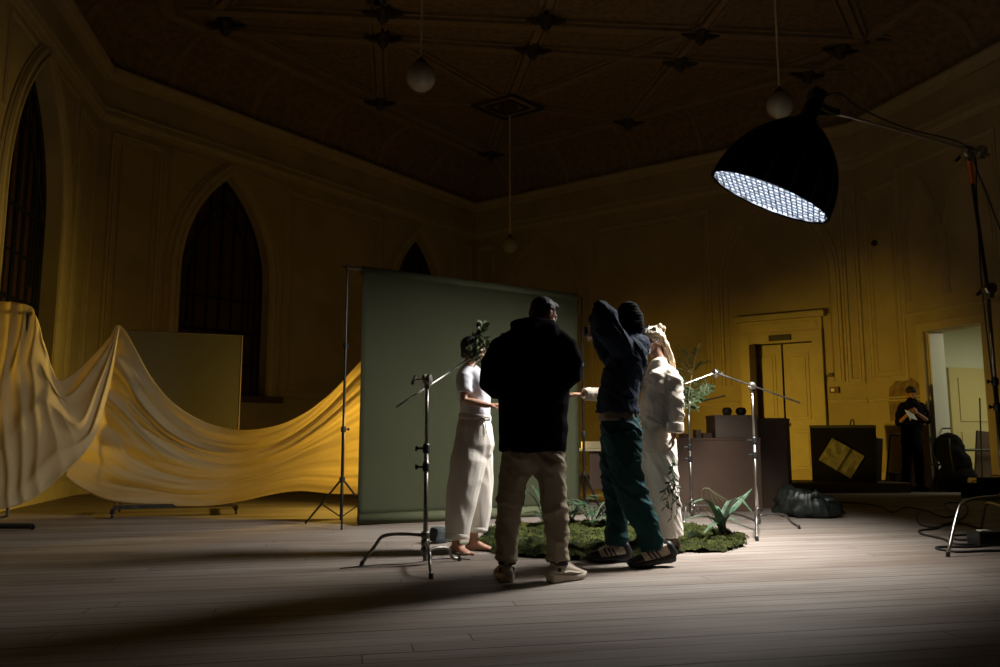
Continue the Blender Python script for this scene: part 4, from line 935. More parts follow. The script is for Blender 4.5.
def shoe(e, ankle, heading, pitch=0.0, L=.29, up='shoebeige', sole='shoesole', stripes=None, scale=1.0, name='shoe', z0=0.0, toecap=None):
    """heading: angle of the toe direction; ankle: point above the heel; pitch raises the heel"""
    Rm = RZ(heading) @ Matrix.Rotation(pitch, 3, 'Y'); o = V((ankle[0], ankle[1], 0))
    T = lambda p: o+Rm@(V(p)*scale)
    # find lift so lowest point touches floor
    low = min((Rm@(V(p)*scale)).z for p in ((-.075,0,0),(.13,0,0),(.215,0,.02)))
    lift = V((0,0,z0-low)); T2 = lambda p: T(p)+lift
    sd = Rm@V((0,1,0)); bm = bmesh.new()
    tube(bm, [T2(p) for p in ((-.062,0,.058),(-.02,0,.07),(.05,0,.065),(.11,0,.05),(.17,0,.038),(.20,0,.034))], [(.034*scale,.036*scale),(.038*scale,.045*scale),(.041*scale,.044*scale),(.046*scale,.034*scale),(.042*scale,.022*scale),(.03*scale,.016*scale)], 18, ref=sd, rnd=True)
    tube(bm, [T2(p) for p in ((-.02,0,.06),(-.015,0,.09),(-.01,0,.108))], [(.036*scale,.052*scale),(.036*scale,.05*scale),(.037*scale,.046*scale)], 16, ref=sd)
    tube(bm, [T2(p) for p in ((.02,0,.115),(.06,0,.10),(.11,0,.078))], [(.020*scale,.012*scale),(.022*scale,.012*scale),(.022*scale,.01*scale)], 12, ref=sd, rnd=True)
    up_o = link(name, remesh(bm, .006, 2), M[up], e)
    bm = bmesh.new(); prof = []
    for x, w, zb, zt in ((-.088,.018,.014,.052),(-.078,.034,.004,.055),(-.04,.042,0,.05),(.01,.040,.004,.042),(.06,.045,.004,.038),(.11,.052,0,.036),(.16,.049,.003,.036),(.195,.038,.012,.042),(.216,.020,.024,.046)):
        ring = []
        for yy, zz in ((-w*.92,zb),(-w*1.06,zb*.5+zt*.5),(-w,zt),(w,zt),(w*1.06,zb*.5+zt*.5),(w*.92,zb)): ring.append(bm.verts.new(T2((x,yy,zz))))
        prof.append(ring)
    for i in range(len(prof)-1): quads(bm, prof[i], prof[i+1])
    bm.faces.new(prof[0][::-1]); bm.faces.new(prof[-1])
    so = bmobj('sole', bm, M[sole], up_o)
    md = so.modifiers.new('b', 'BEVEL'); md.width = .005; md.segments = 2
    if stripes:
        for k in (-1, 1):
            for i in range(3):
                x = .025+i*.027; bm = bmesh.new(); tube(bm, [T2((x-.012,k*.043,.045)), T2((x+.002,k*.046,.065)), T2((x+.014,k*.034,.09))], [(.0065,.004)]*3, 8); bmobj('stripe', bm, M[stripes], up_o)
    bm = bmesh.new()
    for i in range(5): x = .035+i*.018; tube(bm, [T2((x,-.024,.116-i*.0085)), T2((x+.008,0,.127-i*.0085)), T2((x,.024,.116-i*.0085))], .0035, 6)
    bmobj('laces', bm, M['shoesole' if up != 'shoeblack' else 'black'], up_o)
    if name == 'shoe' and not stripes and up == 'shoebeige':
        for k in (-1, 1):
            bm = bmesh.new(); ell(bm, T2((-.03,k*.040,.075)), (.018,.007,.014), Rm, 12, 8); bmobj('side_disc', bm, M['shoeblack'], up_o, smooth=True)
            bm = bmesh.new(); tube(bm, [T2((.0,k*.043,.06)), T2((.05,k*.045,.062)), T2((.10,k*.044,.05)), T2((.15,k*.038,.045))], [(.010,.005)]*4, 8); bmobj('side_panel', bm, M['shoesole'], up_o)
    if toecap:
        bm = bmesh.new(); tube(bm, [T2((.125,0,.045)), T2((.165,0,.040)), T2((.200,0,.036))], [(.0485*scale,.034*scale),(.0455*scale,.027*scale),(.034*scale,.02*scale)], 16, ref=sd, rnd=True); bmobj('toe_cap', bm, M[toecap], up_o, smooth=True)
        bm = bmesh.new(); tube(bm, [T2((-.068,0,.055)), T2((-.055,0,.10))], [(.039*scale,.036*scale),(.037*scale,.03*scale)], 16, ref=sd, rnd=True); bmobj('heel_counter', bm, M[toecap], up_o, smooth=True)
    return up_o

def creases(amp, seed=0, f=1.0, diag=.6):
    def g(p):
        q = V((p.x*5*f+seed*3.1, p.y*4*f, p.z*8*f+p.x*diag*8))
        w = noise.noise(q*.6+V((9,seed,2)))
        a = 1-abs(noise.noise(q+V((w,w,w))))*2.6; b = 1-abs(noise.noise(q*1.9+V((seed,4,7))))*2.6
        return amp*(max(0,a)**2*.75+max(0,b)**2*.4-.35)
    return g
# ---- man in black hoodie, seen from behind ----
Y0 = 5.2; B = aty(531, 500, Y0); B = V((B.x, Y0, 0)); e = empty('person', B)
tag(e, 'person in black hoodie and khaki trousers standing with back to the camera, head bowed', 'person', 'people on the photo set')
K = lambda x, y, dy=0: aty(x, y, Y0+dy)-B
J = dict(head=K(543.5,315.5,.02), fwd=(.76,.52,-.38), up=(0,0,1), neck=K(537,328,-.02), chest=K(533,352), pelvis=K(532,440), side=(1,0,0),
  sl=K(505,338), el=K(493,383,-.02), wl=K(514,392,.24), hl=((.55,.8,.1),(.4,-.2,-.8),-1,.7),
  sr=K(563,338), er=K(568,377,-.02), wr=K(550,382,.26), hr=((-.4,.85,.1),(-.3,-.2,-.9),1,.7),
  pl=K(518,448), kl=K(512,510,.02), al=K(506,566,.03), pr=K(548,448), kr=K(555,510,.02), ar=K(558,568,.0), fl=(-.1,1,0), fr=(.8,.6,0))
R = body(e, J, 'skin', 1.0, feet=False); eyes(e, J['head'], R)
hc = J['head']; bm = bmesh.new(); ell(bm, hc+R@V((0,-.020,.042)), (.081,.094,.084), R); ell(bm, hc+R@V((0,-.055,-.005)), (.068,.052,.06), R); ell(bm, hc+R@V((0,.03,.085)), (.06,.055,.035), R)
link('hair', remesh(bm, .007, 2, lambda p: .0035*noise.noise(p*90)), M['hairdark'], e)
garment(e, [([K(537,323,-.0),K(536,330,-.02),K(534,340),K(533,360),K(533,385),K(533,410),K(533,435),K(533,452)],
             [(.105,.09),(.165,.11),(.208,.135),(.245,.155),(.245,.165),(.232,.165),(.228,.16),(.222,.155)], (1,0,0), False),
            ([K(513,339),K(501,348,0),K(492,366,-.01),K(490,384,-.02),K(496,391,.10),K(510,393,.22)], [.072,.084,.078,.072,.064,.052]),
            ([K(557,339),K(567,348,0),K(571,362,-.01),K(571,376,-.02),K(565,381,.10),K(552,383,.24)], [.072,.084,.078,.072,.064,.052])],
        'hoodieblack', 'hoodie', fold=folds(.012, 3, 3, 7, 1))
garment(e, [([K(518,327,-.08),K(533,331,-.125),K(549,329,-.08)], [(.05,.05),(.075,.055),(.05,.05)]), ([K(514,325,.02),K(520,324,-.07),K(535,323,-.10),K(550,325,-.06),K(556,328,.03)], [.03,.038,.042,.036,.028])], 'hoodieblack', 'hood', fold=folds(.006, 6, 6, 9, 4))
garment(e, [([K(518,440),K(517,462),K(511,490,.01),K(508,520,.03),K(507,545,.03),K(507,561,.03)], [(.095,.12),(.108,.12),(.092,.10),(.080,.088),(.074,.08),(.072,.078)], (1,0,0), False),
            ([K(547,440),K(549,462),K(553,490,.01),K(556,520,.02),K(557,545,.01),K(558,561,.01)], [(.095,.12),(.106,.12),(.092,.10),(.080,.088),(.074,.08),(.073,.078)], (1,0,0), False),
            ([K(532,430),K(532,456)], [(.165,.12),(.165,.12)], (1,0,0), True)], 'khaki', 'trousers', vox=.010, sm=2, fold=creases(.017, 2))
for k, (x, y, dy) in enumerate(((507,566,.03),(559,567,.0))):
    bm = bmesh.new(); a = K(x, 556, dy); tube(bm, [a, V((a.x, a.y, .105))], .058, 16); bmobj('sock', bm, M['sock'], e, smooth=True)
a = K(506,566,.03); shoe(e, a, math.radians(100), 0, scale=1.04)
a = K(559,568,.0); shoe(e, a, math.radians(38), 0, scale=1.04)

# ---- photographer in navy hoodie, teal trousers, side on, facing left ----
Y0 = 5.9; B = aty(622, 500, Y0); B = V((B.x, Y0, 0)); e = empty('person', B)
tag(e, 'photographer in dark navy hoodie, black beanie and teal trousers, one arm raised with the camera', 'person', 'people on the photo set')
K = lambda x, y, dy=0: aty(x, y, Y0+dy)-B
J = dict(head=K(626.5,322,.02), fwd=(-.92,.22,.0), up=(.05,0,1), neck=K(630,340), chest=K(626,362), pelvis=K(620,428), side=(.25,.95,0),
  sl=K(618,344,-.16), el=K(603,308,-.20), wl=K(595,326,-.06), hl=((-.4,.1,-.9),(.6,.6,0),-1,.9),
  sr=K(634,346,.16), er=K(612,362,.16), wr=K(600,338,.06), hr=((-.6,-.1,.8),(.5,-.6,0),1,.9),
  pl=K(621,438,-.08), kl=K(634,494,-.10), al=K(659,548,-.12), pr=K(616,438,.10), kr=K(615,496,.10), ar=K(616,548,.10), fl=(-1,.05,0), fr=(-1,.05,0))
R = body(e, J, 'skin', 1.0, feet=False); eyes(e, J['head'], R)
hc = J['head']; garment(e, [([hc+R@V((0,-.035,-.03)), hc+R@V((0,-.02,.04)), hc+R@V((0,-.018,.088))], [(.092,.100),(.095,.108),(.072,.084)], R@V((1,0,0)))], 'beanie', 'beanie', vox=.008, fold=lambda p: .002*math.sin(p.z*260))
bm = bmesh.new(); tube(bm, [hc+R@V((0,-.025,-.045)), hc+R@V((0,-.022,-.005))], [(.095,.103),(.099,.108)], 24, ref=R@V((1,0,0))); bmobj('beanie_cuff', bm, M['beanie'], e, smooth=True)
sdv = V((.25,.95,0))
garment(e, [([K(630,337),K(630,345),K(628,358),K(622,378),K(618,396),K(617,408),K(617,413)],
             [(.10,.09),(.18,.125),(.21,.145),(.20,.145),(.18,.145),(.178,.155),(.176,.16)], sdv, False),
            ([K(622,348,-.14),K(609,332,-.18),K(604,314,-.18),K(601.5,309.5,-.16),K(598,319,-.12),K(598,332,-.06),K(600,342,.0)], [.095,.10,.088,.080,.066,.058,.055]),
            ([K(640,345,.10),K(628,356,.2),K(612,364,.18),K(604,352,.10),K(600,342,.06)], [.085,.078,.070,.060,.048]),
            ([K(632,340,0),K(637,341,.0),K(640,339,.02)], [(.09,.08),(.07,.06),(.035,.03)]),
            ([K(636,344,0),K(636,356,0),K(631,375,0)], [(.13,.07),(.12,.07),(.10,.07)], sdv)],
        'hoodienavy', 'hoodie', vox=.010, sm=2, fold=creases(.017, 7, 1, .9))
garment(e, [([K(618,400),K(618,412),K(618,421)], [(.14,.13),(.152,.142),(.156,.148)], sdv, False)], 'under', 'undershirt', fold=folds(.006, 5, 5, 8, 5))
garment(e, [([K(619,415),K(620,428),K(622,440)], [(.148,.138),(.160,.148),(.165,.148)], sdv, True), ([K(626,428,-.05),K(627,440,-.06)],[(.11,.11),(.11,.105)], sdv),
            ([K(622,432,-.08),K(624,456,-.09),K(628,482,-.10),K(636,505,-.11),K(647,528,-.12),K(653,549,-.12)], [(.10,.14),(.10,.125),(.095,.118),(.088,.108),(.080,.095),(.074,.086)], sdv, False),
            ([K(616,432,.09),K(614,460,.09),K(615,485,.10),K(617,510,.10),K(617,530,.10),K(617,546,.10)], [(.10,.12),(.10,.105),(.09,.095),(.082,.09),(.076,.085),(.072,.076)], sdv, False)],
        'teal', 'trousers', vox=.010, sm=2, fold=creases(.020, 9, 1, .8))
for (x, dy) in ((657,-.12),(617,.10)):
    bm = bmesh.new(); a = K(x, 546, dy); tube(bm, [a, V((a.x, a.y, .09))], .042, 14); bmobj('sock', bm, M['skintan'], e, smooth=True)
a = K(617,548,.10); shoe(e, a+V((-.0,0,0)), math.radians(183), 0, scale=1.13, sole='shoeblack', stripes='shoeblack', toecap='shoeblack')
a = K(662,548,-.12); shoe(e, a, math.radians(186), .14, scale=1.16, sole='shoeblack', stripes='shoeblack', toecap='shoeblack')
# the camera in the photographer's hands
ce = empty('photo_camera', B+K(600,331,.02)); tag(ce, 'black photo camera with lens pointing left, held in front of the photographer\'s face', 'camera')
bm = bmesh.new(); box(bm, (0,0,0), (.065,.135,.095), None, .012); box(bm, (0,0,.058), (.055,.05,.03), None, .008); bmobj('camera_body', bm, M['black'], ce)
bm = bmesh.new(); lathe(bm, [(.03,0),(.036,.01),(.036,.05),(.04,.055),(.04,.085),(.034,.088)], (-.03,0,-.003), 20, (-1,0,0)); bmobj('lens', bm, M['blackmetal'], ce, smooth=True)
bm = bmesh.new(); lathe(bm, [(.033,.088),(.033,.092)], (-.03,0,-.003), 20, (-1,0,0)); bmobj('lens_glass', bm, M['glass'], ce)
bm = bmesh.new(); box(bm, (0,-.05,.055), (.02,.03,.012), None, .004); bmobj('dial', bm, M['steel'], ce)

# ---- woman in cream hoodie facing left, fair hair, face mask ----
Y0 = 6.5; B = aty(663, 500, Y0); B = V((B.x, Y0, 0)); e = empty('person', B)
tag(e, 'person with long fair hair, pale face mask, cream hoodie and wide white trousers, reaching left', 'person', 'people on the photo set')
K = lambda x, y, dy=0: aty(x, y, Y0+dy)-B
J = dict(head=K(652,341.5,.0), fwd=(-.84,-.52,-.12), up=(0,0,1), neck=K(660,362), chest=K(661,384), pelvis=K(661,440), side=(.35,.93,0), hs=.95,
  sl=K(672,374,-.10), el=K(677,405,-.13), wl=K(673.5,435,-.195), hl=((-.12,-.1,-1),(-.9,.2,.1),-1,.45),
  sr=K(650,374,.12), er=K(622,396,.0), wr=K(583,394.5,-.15), hr=((-1,-.1,.05),(0,.2,-1),-1,.30),
  pl=K(662,450,-.06), kl=K(666,500,-.06), al=K(671,545,-.05), pr=K(658,450,.08), kr=K(656,500,.08), ar=K(655,543,.10), fl=(-.9,-.4,0), fr=(-.9,-.4,0))
R = body(e, J, 'skin', .93, feet=False); eyes(e, J['head'], R, .93)
hc = J['head']
bm = bmesh.new(); ell(bm, hc+R@V((0,-.026,.044)), (.085,.096,.080), R); ell(bm, hc+R@V((0,.006,.060)), (.080,.090,.064), R); ell(bm, hc+R@V((0,-.045,.01)), (.078,.06,.07), R)
for k in range(10):
    a = random.uniform(-.6,1.2); q_ = hc+R@V((random.uniform(-.06,.06), -.05+random.uniform(-.03,.10), .105+random.uniform(-.015,.02))); tube(bm, smooth_path([q_, q_+V((.02,.0,.015)), q_+V((.025,0,-.01)), q_+V((.0,.01,-.02))],3), .013, 6, rnd=True)
tube(bm, [hc+R@V((.0,-.085,.03)), hc+R@V((.0,-.105,-.06)), hc+R@V((.0,-.10,-.15)), hc+R@V((.0,-.095,-.21))], [(.07,.035),(.065,.035),(.05,.026),(.022,.012)], 12, ref=R@V((1,0,0)), rnd=True)
for k in (-1, 1):
    tube(bm, [hc+R@V((k*.055,-.060,.03)), hc+R@V((k*.074,-.080,-.05)), hc+R@V((k*.078,-.11,-.13)), hc+R@V((k*.07,-.14,-.22)), hc+R@V((k*.06,-.15,-.29))], [(.03,.022),(.028,.022),(.026,.020),(.020,.016),(.01,.01)], 8, rnd=True)
    tube(bm, [hc+R@V((k*.050,.05,.075)), hc+R@V((k*.078,.0,.06)), hc+R@V((k*.07,-.06,.02))], [.014,.02,.022], 8, rnd=True)
link('hair', remesh(bm, .006, 1, lambda p: .006*noise.noise(V((p.x*70, p.y*70, p.z*14)))), M['hairblond'], e)
garment(e, [([hc+R@V((0,.075,-.005)), hc+R@V((0,.088,-.045)), hc+R@V((0,.070,-.090))], [(.045,.03),(.052,.036),(.038,.024)], R@V((1,0,0)))], 'mask', 'face_mask', vox=.006, fold=lambda p: .0015*math.sin(p.z*300))
bm = bmesh.new(); tube(bm, smooth_path([hc+R@V((-.05,.075,-.03)), hc+R@V((-.072,.03,-.012)), hc+R@V((-.078,-.01,.0))], 4), .002, 5); bmobj('mask_loop', bm, M['mask'], e)
bm = bmesh.new()
for k in range(5): tube(bm, [hc+R@V((.03-.015*k,.045,.125)), hc+R@V((.035-.017*k,.085,.10)), hc+R@V((.03-.015*k,.10,.07))], .005, 6)
tube(bm, [hc+R@V((.04,.05,.127)), hc+R@V((-.04,.05,.127))], .009, 6); o = bmobj('hair_clip', bm, mat('clip_grey', (.16,.18,.22), .4), e)
sdv = V((.35,.93,0))
garment(e, [([K(658,368),K(660,374),K(658,388),K(656,405),K(655,430),K(655,451)], [(.11,.09),(.17,.115),(.18,.12),(.18,.125),(.185,.135),(.18,.14)], sdv, False),
            ([K(666,372,-.06),K(673,381,-.12),K(676,404,-.16),K(676,418,-.18),K(675,427,-.19)], [.075,.076,.066,.062,.058], None, False),
            ([K(652,374,.08),K(636,386,.08),K(618,396,.0),K(600,395,-.08),K(590,394,-.12)], [.078,.070,.062,.054,.048], None, False)],
        'cream', 'hoodie', vox=.010, sm=2, fold=creases(.016, 12, .9, .5))
garment(e, [([K(675,422,-.19),K(675,433,-.195)], [.070,.072], None, False), ], 'cream', 'cuff', fold=folds(.003, 9, 9, 9, 2))
garment(e, [([K(592,393.5,-.12),K(583.5,394.5,-.145)], [.054,.052], None, False)], 'cream', 'cuff', fold=folds(.003, 9, 9, 9, 3))
garment(e, [([K(657,369,-.02),K(660,364,.02)], [(.105,.08),(.085,.062)], sdv), ([K(664,368,.02),K(670,374,.03)], [(.10,.05),(.08,.04)], sdv)], 'cream', 'hood', fold=folds(.010, 7, 7, 12, 6))
garment(e, [([K(661,440,-.02),K(662,460,-.05),K(665,490,-.06),K(668,515,-.06),K(670,530,-.06),K(671,537,-.06)], [(.12,.12),(.12,.12),(.118,.115),(.115,.11),(.11,.108),(.11,.106)], sdv, False),
            ([K(658,440,.06),K(654,470,.08),K(652,500,.09),K(651,520,.09),K(651,535,.09)], [(.12,.14),(.12,.13),(.115,.12),(.11,.115),(.105,.11)], sdv, False)],
        'linen', 'trousers', vox=.010, sm=2, fold=creases(.014, 15, .8, 1.4))
for (x, dy, ang) in ((671,-.06,200),(655,.09,200)):
    a = K(x, 540, dy); bm = bmesh.new(); tube(bm, [V((a.x,a.y,.20)), V((a.x,a.y,.08))], [.046,.05], 14, rnd=True)
    link('boot_shaft', remesh(bm, .01, 1), M['boot'], e); shoe(e, a, math.radians(ang), 0, up='boot', sole='shoeblack', scale=.88, name='boot')

# ---- woman in white tee facing right, barefoot ----
Y0 = 6.5; B = aty(470, 500, Y0); B = V((B.x, Y0, 0)); e = empty('person', B)
tag(e, 'barefoot person in white T-shirt and rolled cream trousers facing right, face hidden by foliage', 'person', 'people on the photo set')
K = lambda x, y, dy=0: aty(x, y, Y0+dy)-B
J = dict(head=K(474,350,.02), fwd=(.97,-.15,.05), up=(0,0,1), neck=K(469,368), chest=K(474,386), pelvis=K(474,432), side=(.25,-.95,0), hs=.95,
  sl=K(474,373,.15), el=K(473,400,.17), wl=K(490,405,.12), hl=((1,-.1,.05),(0,0,-1),1,.4),
  sr=K(465,374,-.14), er=K(464,400,-.17), wr=K(488,405.5,-.16), hr=((1,.05,.03),(0,.1,-1),-1,.35),
  pl=K(478,440,.07), kl=K(478,490,.07), al=K(474,537,.07), pr=K(470,440,-.07), kr=K(464,492,-.07), ar=K(456,541,-.07), fl=(1,-.30,0), fr=(.62,-.75,0), toel=1, toer=1)
R = body(e, J, 'skin', .93, feet=True); eyes(e, J['head'], R, .93)
hc = J['head']; bm = bmesh.new(); ell(bm, hc+R@V((0,-.024,.040)), (.083,.092,.082), R); ell(bm, hc+R@V((0,-.062,.0)), (.066,.05,.062), R); ell(bm, hc+R@V((0,-.085,-.035)), (.03,.03,.028), R)
tube(bm, [hc+R@V((.07,.02,.05)), hc+R@V((.082,-.02,.0)), hc+R@V((.06,-.06,-.03))], [.018,.02,.016], 8, rnd=True)
link('hair', remesh(bm, .007, 2, lambda p: .004*noise.noise(V((p.x*60, p.y*60, p.z*20)))), M['hairdark'], e)
sdv = V((.25,-.95,0))
garment(e, [([K(468,368),K(470,374),K(474,386),K(475,400),K(475,412),K(475,418)], [(.085,.075),(.16,.10),(.17,.135),(.152,.125),(.150,.125),(.152,.128)], sdv, False),
            ([K(468,372,-.08),K(464,378,-.14),K(464,393,-.165)], [.072,.070,.064], None, False), ([K(474,372,.10),K(474,392,.16)], [.07,.062], None, False)],
        'tee', 't_shirt', fold=folds(.010, 6, 6, 9, 21))
garment(e, [([K(475,417),K(474,427),K(474,445)], [(.148,.120),(.175,.15),(.185,.165)], sdv, True),
            ([K(471,430,-.06),K(469,460,-.08),K(463,490,-.08),K(459,515,-.08),K(457,537,-.07)], [(.085,.10),(.125,.145),(.118,.132),(.108,.112),(.098,.092)], sdv, False),
            ([K(479,430,.06),K(480,460,.08),K(480,490,.08),K(478,515,.08),K(476,531,.08)], [(.085,.095),(.11,.115),(.10,.11),(.095,.10),(.09,.092)], sdv, False)],
        'linen', 'trousers', vox=.010, sm=2, fold=folds(.013, 8, 8, 2.2, 25))
garment(e, [([K(457,532,-.07),K(457,539,-.07)], [(.108,.10),(.106,.098)], sdv, False)], 'linen', 'rolled_cuff', fold=folds(.003,9,9,9,1))
garment(e, [([K(476,526,.08),K(476,532,.08)], [(.10,.10),(.098,.098)], sdv, False)], 'linen', 'rolled_cuff', fold=folds(.003,9,9,9,2))
garment(e, [([K(475,414.5),K(474.5,420)], [(.158,.130),(.160,.134)], sdv, False)], 'linen', 'waistband', vox=.008, fold=lambda p: .003*math.sin(math.atan2(p.y, p.x)*60))
bm = bmesh.new(); wp = K(484,419,-.14)
for k in (-1, 1):
    tube(bm, smooth_path([wp, wp+V((.02*k,-.012,.015)), wp+V((.045*k,-.008,.0)), wp+V((.02*k,-.012,-.015)), wp], 4), .004, 6); tube(bm, smooth_path([wp, wp+V((.012*k,-.01,-.05)), wp+V((.02*k,-.012,-.12))], 4), .004, 6)
bmobj('drawstring', bm, M['linen'], e)

# ---- distant person by the doorway ----
Y0 = 13.6; B = aty(912, 470, Y0); B = V((B.x, Y0, 0)); e = empty('person', B)
tag(e, 'distant person in dark clothes standing by the open doorway, looking at a white paper', 'person')
K = lambda x, y, dy=0: aty(x, y, Y0+dy)-B
J = dict(head=K(911,394), fwd=(-.1,-.9,-.45), up=(0,0,1), neck=K(912,403), chest=K(912,413), pelvis=K(912,440), side=(1,0,0),
  sl=K(902,407), el=K(899,423,-.05), wl=K(908,414,-.26), hl=((.5,-.6,.3),(.5,.5,0),1,.5), sr=K(922,407), er=K(928,421,-.05), wr=K(917,413,-.26), hr=((-.5,-.6,.3),(-.5,.5,0),-1,.5),
  pl=K(907.5,443), kl=K(906,466), al=K(905,485), pr=K(917,443), kr=K(919,466), ar=K(920,485), fl=(-.2,-1,0), fr=(.2,-1,0))
R = body(e, J, 'skintan', .97, feet=False); eyes(e, J['head'], R)
hc = J['head']; bm = bmesh.new(); ell(bm, hc+R@V((0,-.022,.045)), (.084,.095,.085), R); ell(bm, hc+R@V((0,.03,.09)), (.07,.06,.04), R); link('hair', remesh(bm, .01, 1, lambda p: .006*noise.noise(p*50)), M['hairdark'], e)
garment(e, [([K(912,402),K(912,406),K(912,414),K(912,430),K(912,443)], [(.11,.08),(.19,.11),(.205,.13),(.18,.12),(.18,.12)], (1,0,0), False),
            ([K(903,406),K(899.5,414),K(898.5,423,-.05)], [.07,.065,.06]), ([K(921,406),K(926,414),K(927.5,421,-.05)], [.07,.065,.06]), ([K(912,402,-.03),K(912,404.5,-.06)], [(.10,.08),(.12,.08)], (1,0,0))], 'blackfab', 'jacket', fold=folds(.012, 4, 4, 7, 31))
garment(e, [([K(912,437),K(912,445)], [(.17,.12),(.17,.12)], (1,0,0)), ([K(908,443),K(906.5,465),K(905.5,484)], [.095,.075,.065], None, False), ([K(916.5,443),K(919,465),K(920,484)], [.095,.075,.065], None, False)], 'blackfab', 'trousers', fold=folds(.012, 4, 4, 7, 33))
for x, a_ in ((905.5,-100),(920,-80)): shoe(e, K(x,484), math.radians(a_), 0, up='shoeblack', sole='shoeblack')
c_ = aty(911, 415, Y0-.38); bm = bmesh.new(); box(bm, c_, (.15,.006,.20), Matrix.Rotation(-.8,3,'X')@Matrix.Rotation(.3,3,'Z'))
for k in range(4): box(bm, c_+V((.0,-.0,-.01+.0*k)), (.02,.004,.26), Matrix.Rotation(-.8,3,'X')@Matrix.Rotation(.5,3,'Y')) if k == 0 else None
tag(bmobj('paper_sheet', bm, M['white']), 'small white paper held in the hands of distant dark figure', 'paper')
# ------------------------------------------------------------------ plants and moss
def leaf(bm, p, d, n, L, w, bend=.3, seg=5, fold=.15, tipw=0.0, shape=None):
    """one tapering leaf with a midrib fold: p root, d direction, n upper side"""
    p = V(p); d = V(d).normalized(); n = V(n); n = n-d*n.dot(d)
    n = n.normalized() if n.length > 1e-4 else d.orthogonal().normalized()
    s_ = d.cross(n); rows = []
    for i in range(seg+1):
        t = i/seg; a = bend*t; dd = (d*math.cos(a)-n*math.sin(a)); nn = (n*math.cos(a)+d*math.sin(a))
        c_ = p if i == 0 else c_+dd*(L/seg)
        ww = w*(shape(t) if shape else (math.sin(PI*min(1, t*.92+.06))**.8))
        rows.append((c_, s_*ww, nn*ww*fold))
    vs = [[bm.verts.new(c_-a+b), bm.verts.new(c_-b*.4), bm.verts.new(c_+a+b)] for c_, a, b in rows]
    for i in range(seg):
        for k in (0, 1): bm.faces.new((vs[i][k], vs[i][k+1], vs[i+1][k+1], vs[i+1][k]))
rnd_ = random.Random(3)
def U(a, b): return rnd_.uniform(a, b)
def sprig(bml, bms, pts, nl, L, w, spread=.9, seg=4, r=.004):
    P = smooth_path(pts, 5); tube(bms, P, [r*(1-.6*i/len(P)) for i in range(len(P))], 6)
    for i in range(nl):
        t = (i+.6)/nl*(len(P)-1.01); k = int(t); c_ = P[k].lerp(P[k+1], t-k); ax_ = (P[k+1]-P[k]).normalized()
        s_ = ax_.orthogonal().normalized(); s_ = Matrix.Rotation(U(0, 2*PI) if i % 2 else U(-.5,.5)+(PI if i % 4 == 0 else 0), 3, ax_) @ s_
        leaf(bml, c_, (ax_*U(.3,.9)+s_*spread), ax_.cross(s_)+V((0,0,.5)), L*U(.7,1.15), w, U(.1,.6), seg)
def frond(bml, bms, root, tip, sag, nl, L, w, r=.005, up=V((0,0,1))):
    root, tip = V(root), V(tip); mid = (root+tip)/2+V((0,0,sag)); P = smooth_path([root, mid, tip], 8); tube(bms, P, [r*(1-.7*i/len(P)) for i in range(len(P))], 6)
    for i in range(nl):
        t = (.18+.82*i/nl)*(len(P)-1.01); k = int(t); c_ = P[k].lerp(P[k+1], t-k); ax_ = (P[k+1]-P[k]).normalized(); s_ = ax_.cross(up).normalized(); f_ = math.sin(PI*(.12+.80*i/nl))**.6
        for sg in (-1, 1): leaf(bml, c_, ax_*.75+s_*sg*.8+V((0,0,U(-.05,.15))), up, L*f_*U(.9,1.1), w, U(.2,.5), 4)
    leaf(bml, P[-1], P[-1]-P[-2], up, L*.6, w, .2, 4)
def plant(name, loc, label, build, m='leaf', group=None):
    e = empty(name, loc); tag(e, label, 'plant', group); bl, bs_ = bmesh.new(), bmesh.new(); build(bl, bs_)
    me = bpy.data.meshes.new('foliage'); bl.to_mesh(me); bl.free(); o = link('foliage', me, M[m], e, smooth=True)
    bmobj('stems', bs_, M['stem'], e); return e
# leafy branch in front of the barefoot woman's face
hl = V(HEADARM)
def b_(bl, bs_):
    top = [aty(483,322,6.27)-hl, aty(479,345,6.27)-hl]
    sprig(bl, bs_, [V((0,0,0)), V((.045,-.02,.03)), top[1]*.5+top[0]*.5, top[0]], 60, .06, .018, .8)
    for q in ((488,338),(474,336),(487,350),(471,345),(484,360),(477,364),(489,345),(480,333)):
        t = aty(q[0], q[1], 6.27+U(-.06,.05))-hl; sprig(bl, bs_, [V((.01,0,0)), t*.5+V((0,-.02,.01)), t], 22, .055, .018, .8)
plant('leafy_branch', hl, 'small-leaved green branch clamped on left C-stand arm before the barefoot woman\'s face', b_, 'leafpale')
# tall branches on the stand beside the hoodie woman
pl0 = V((PS[0].x, PS[0].y, 0)); zc = PS[1]
def b_(bl, bs_):
    Yp = PS[0].y
    tube(bs_, smooth_path([V((0,-.03,-.10)), V((0,-.03,.1)), aty(692,374,Yp)-cb],4), .008, 6)
    for q in ((672,383),(681,377),(707,384),(711,390),(703,398),(676,398),(682,407),(697,408),(690,388),(699,380),(685,392),(712,385)):
        t = aty(q[0], q[1], Yp+U(-.15,.15))-cb; sprig(bl, bs_, [V((0,-.02,.0)), t*.5+V((0,0,.02)), t], 26, .075, .014, .9)
cb = V((pl0.x, pl0.y, zc))
plant('bushy_branches', cb, 'bushy green cut branches clamped on the slim stand beside cream hoodie', b_, 'leafpale')
def b_(bl, bs_):
    Yp = PS[0].y
    pass
    for (a_, b2) in (((692,374),(672,359)),((692,374),(681,352)),((692,374),(697,352)),((692,374),(705,363)),((692,374),(671,370))):
        A_ = aty(*a_, Yp)-cb; B_ = aty(*b2, Yp-.12)-cb; frond(bl, bs_, A_, B_+ (B_-A_)*.15, .03, 11, .12, .009, r=.003)
plant('palm_frond', cb+V((0,-.02,0)), 'pale feathery palm fronds fanning out on top of the bushy branches', b_, 'leafpale')
